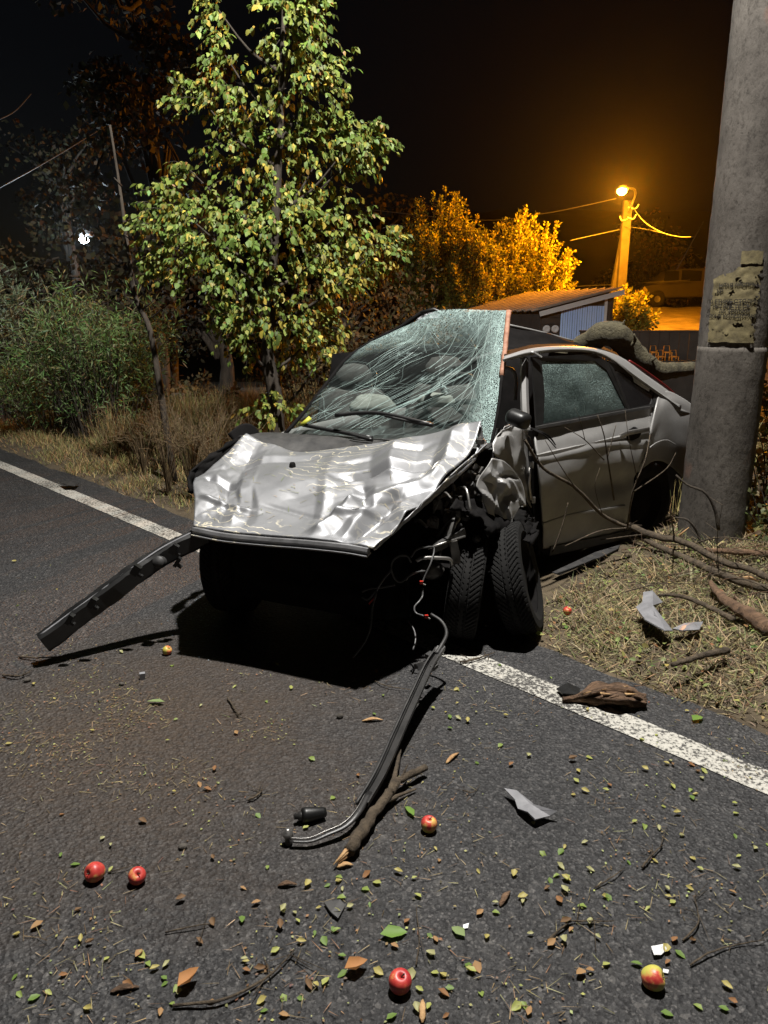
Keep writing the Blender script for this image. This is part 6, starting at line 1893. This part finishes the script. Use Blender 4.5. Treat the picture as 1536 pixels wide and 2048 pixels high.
def parked():
    c = aty(1362, 612, 30)
    c.z = 2.02
    t = empty('parked_car', c, 'dim parked estate car on the orange-lit bank', 'car')
    prof = [(-1.9, .35), (-1.95, .75), (-1.2, .95), (-.6, 1.42), (1.2, 1.45), (1.9, .98), (2.0, .4)]
    mb = MB()
    n = len(prof)
    vs = [c + Vector((x, y, z)) for y in (-.8, .8) for x, z in prof]
    fs = [tuple(range(n)), tuple(range(2 * n - 1, n - 1, -1))] + [(i, n + i, n + (i + 1) % n, (i + 1) % n) for i in range(n)]
    bo = mb.add(vs, fs).build('body', simple('dark_car_paint', (.02, .018, .018), (.03, .026, .026), 3, .5), t, smooth=False)
    md = bo.modifiers.new('bev', 'BEVEL'); md.width = .08; md.segments = 3
    for (a, b_) in (((-1.05, .98), (-.5, 1.34)), ((-.4, .98), (.35, 1.36)), ((.45, .98), (1.2, 1.36))):
        MB().box(c + Vector(((a[0] + b_[0]) / 2, -.81, (a[1] + b_[1]) / 2)), (b_[0] - a[0], .02, b_[1] - a[1])).build('window', M['tint'], t, smooth=False)
    for x in (-1.25, 1.25):
        for y in (-.75, .75):
            w = MB().lathe([(.12, .1), (.24, .11), (.32, .07), (.32, -.07), (.24, -.11), (.12, -.1)], 24, c + Vector((x, y, .32)), Matrix.Rotation(R(90), 3, 'X')).build('wheel', M['rubber'], t)
            MB().lathe([(.001, .09), (.18, .08), (.21, .1), (.21, .06)], 18, c + Vector((x, y, .32)), Matrix.Rotation(R(90), 3, 'X')).build('hub', M['steel'], w)
parked()

# distant white lamp on the left
t = empty('white_street_lamp', (WHITE.x, WHITE.y, -.6), 'distant street lamp with bright bluish-white light among dark trees', 'street lamp')
MB().tube(spline([(WHITE.x, WHITE.y + 4, -.6), (WHITE.x, WHITE.y + 4, WHITE.z - .2), (WHITE.x, WHITE.y + 3, WHITE.z + .2), (WHITE.x, WHITE.y, WHITE.z + .13)], 20), .05, 8).build('pole_shaft', M['dark_board'], t)
MB().lathe([(.01, .14), (.14, .10), (.17, .02), (.15, .02), (.02, .06)], 18, WHITE).build('lamp_head', M['steel'], t)
MB().lathe([(.001, .03), (.10, .02), (.13, -.03), (.10, -.08), (.001, -.11)], 18, WHITE + Vector((0, -.16, -.05))).build('bulb', emit('white_glow', (.78, .92, 1.0), 60), t)

# ------------------------------------------------------------------ added haze volume that imitates glare round the lamps
hz = MB().box((0, 200, 10.2), (820, 1020, 23.8)).build('haze', None, smooth=False)
m = bpy.data.materials.new('glow_haze')
m.use_nodes = True
nt = m.node_tree
nt.nodes.remove(nt.nodes['Principled BSDF'])
v = N(nt, 'ShaderNodeVolumePrincipled')
v.inputs['Color'].default_value = (0.9, 0.92, 0.95, 1)
v.inputs['Density'].default_value = HAZE
v.inputs['Anisotropy'].default_value = 0.86
L(nt, v.outputs[0], nt.nodes['Material Output'].inputs['Volume'])
hz.data.materials.append(m)
tag(hz, 'thin added haze giving the lamps their glow', 'haze', kind='stuff')

# thin brushwood tangled at the foot of the pole
random.seed(33)
for i in range(46):
    px_, py_ = random.uniform(1230, 1545), random.uniform(1015, 1195)
    py_ = max(py_, 1030 + (px_ - 1230) * .18)
    a = atz(px_, py_, .10)
    d = Vector((random.gauss(.5, .5), random.gauss(-.15, .35), random.gauss(.12, .2))).normalized() * random.uniform(.18, .55)
    e = a + d
    e.z = max(e.z, .06)
    mid = (a + e) / 2 + Vector((random.gauss(0, .03), random.gauss(0, .03), random.uniform(0, .06)))
    r_ = random.uniform(.002, .0055)
    P = spline([a, mid, e], 9)
    if any((Vector((q.x, q.y, 0)) - PC).length < .23 for q in P) or on_car(e): continue
    mb = MB().tube(P, [r_, r_ * .4], 5, wob=.3, cap=False)
    for k in range(3):
        q = random.choice(P)
        mb.tube([q, q + Vector(unit(1)[0]) * .08 + Vector((0, 0, .03))], [r_ * .5, r_ * .2], 4, cap=False)
    tag(mb.build('brush_twig', M['branch'] if i % 3 else M['dead_wood']), 'thin %s brushwood twig %s' % (('dark', 'pale stripped')[0 if i % 3 else 1], 'behind the car door sill' if px_ < 1320 else 'in front of the pole foot' if px_ < 1440 else 'in the tangle right of the pole foot'), 'twig', '%s brushwood %s' % ('dark' if i % 3 else 'pale', 'behind the sill' if px_ < 1320 else 'in front of the pole' if px_ < 1440 else 'right of the pole'))
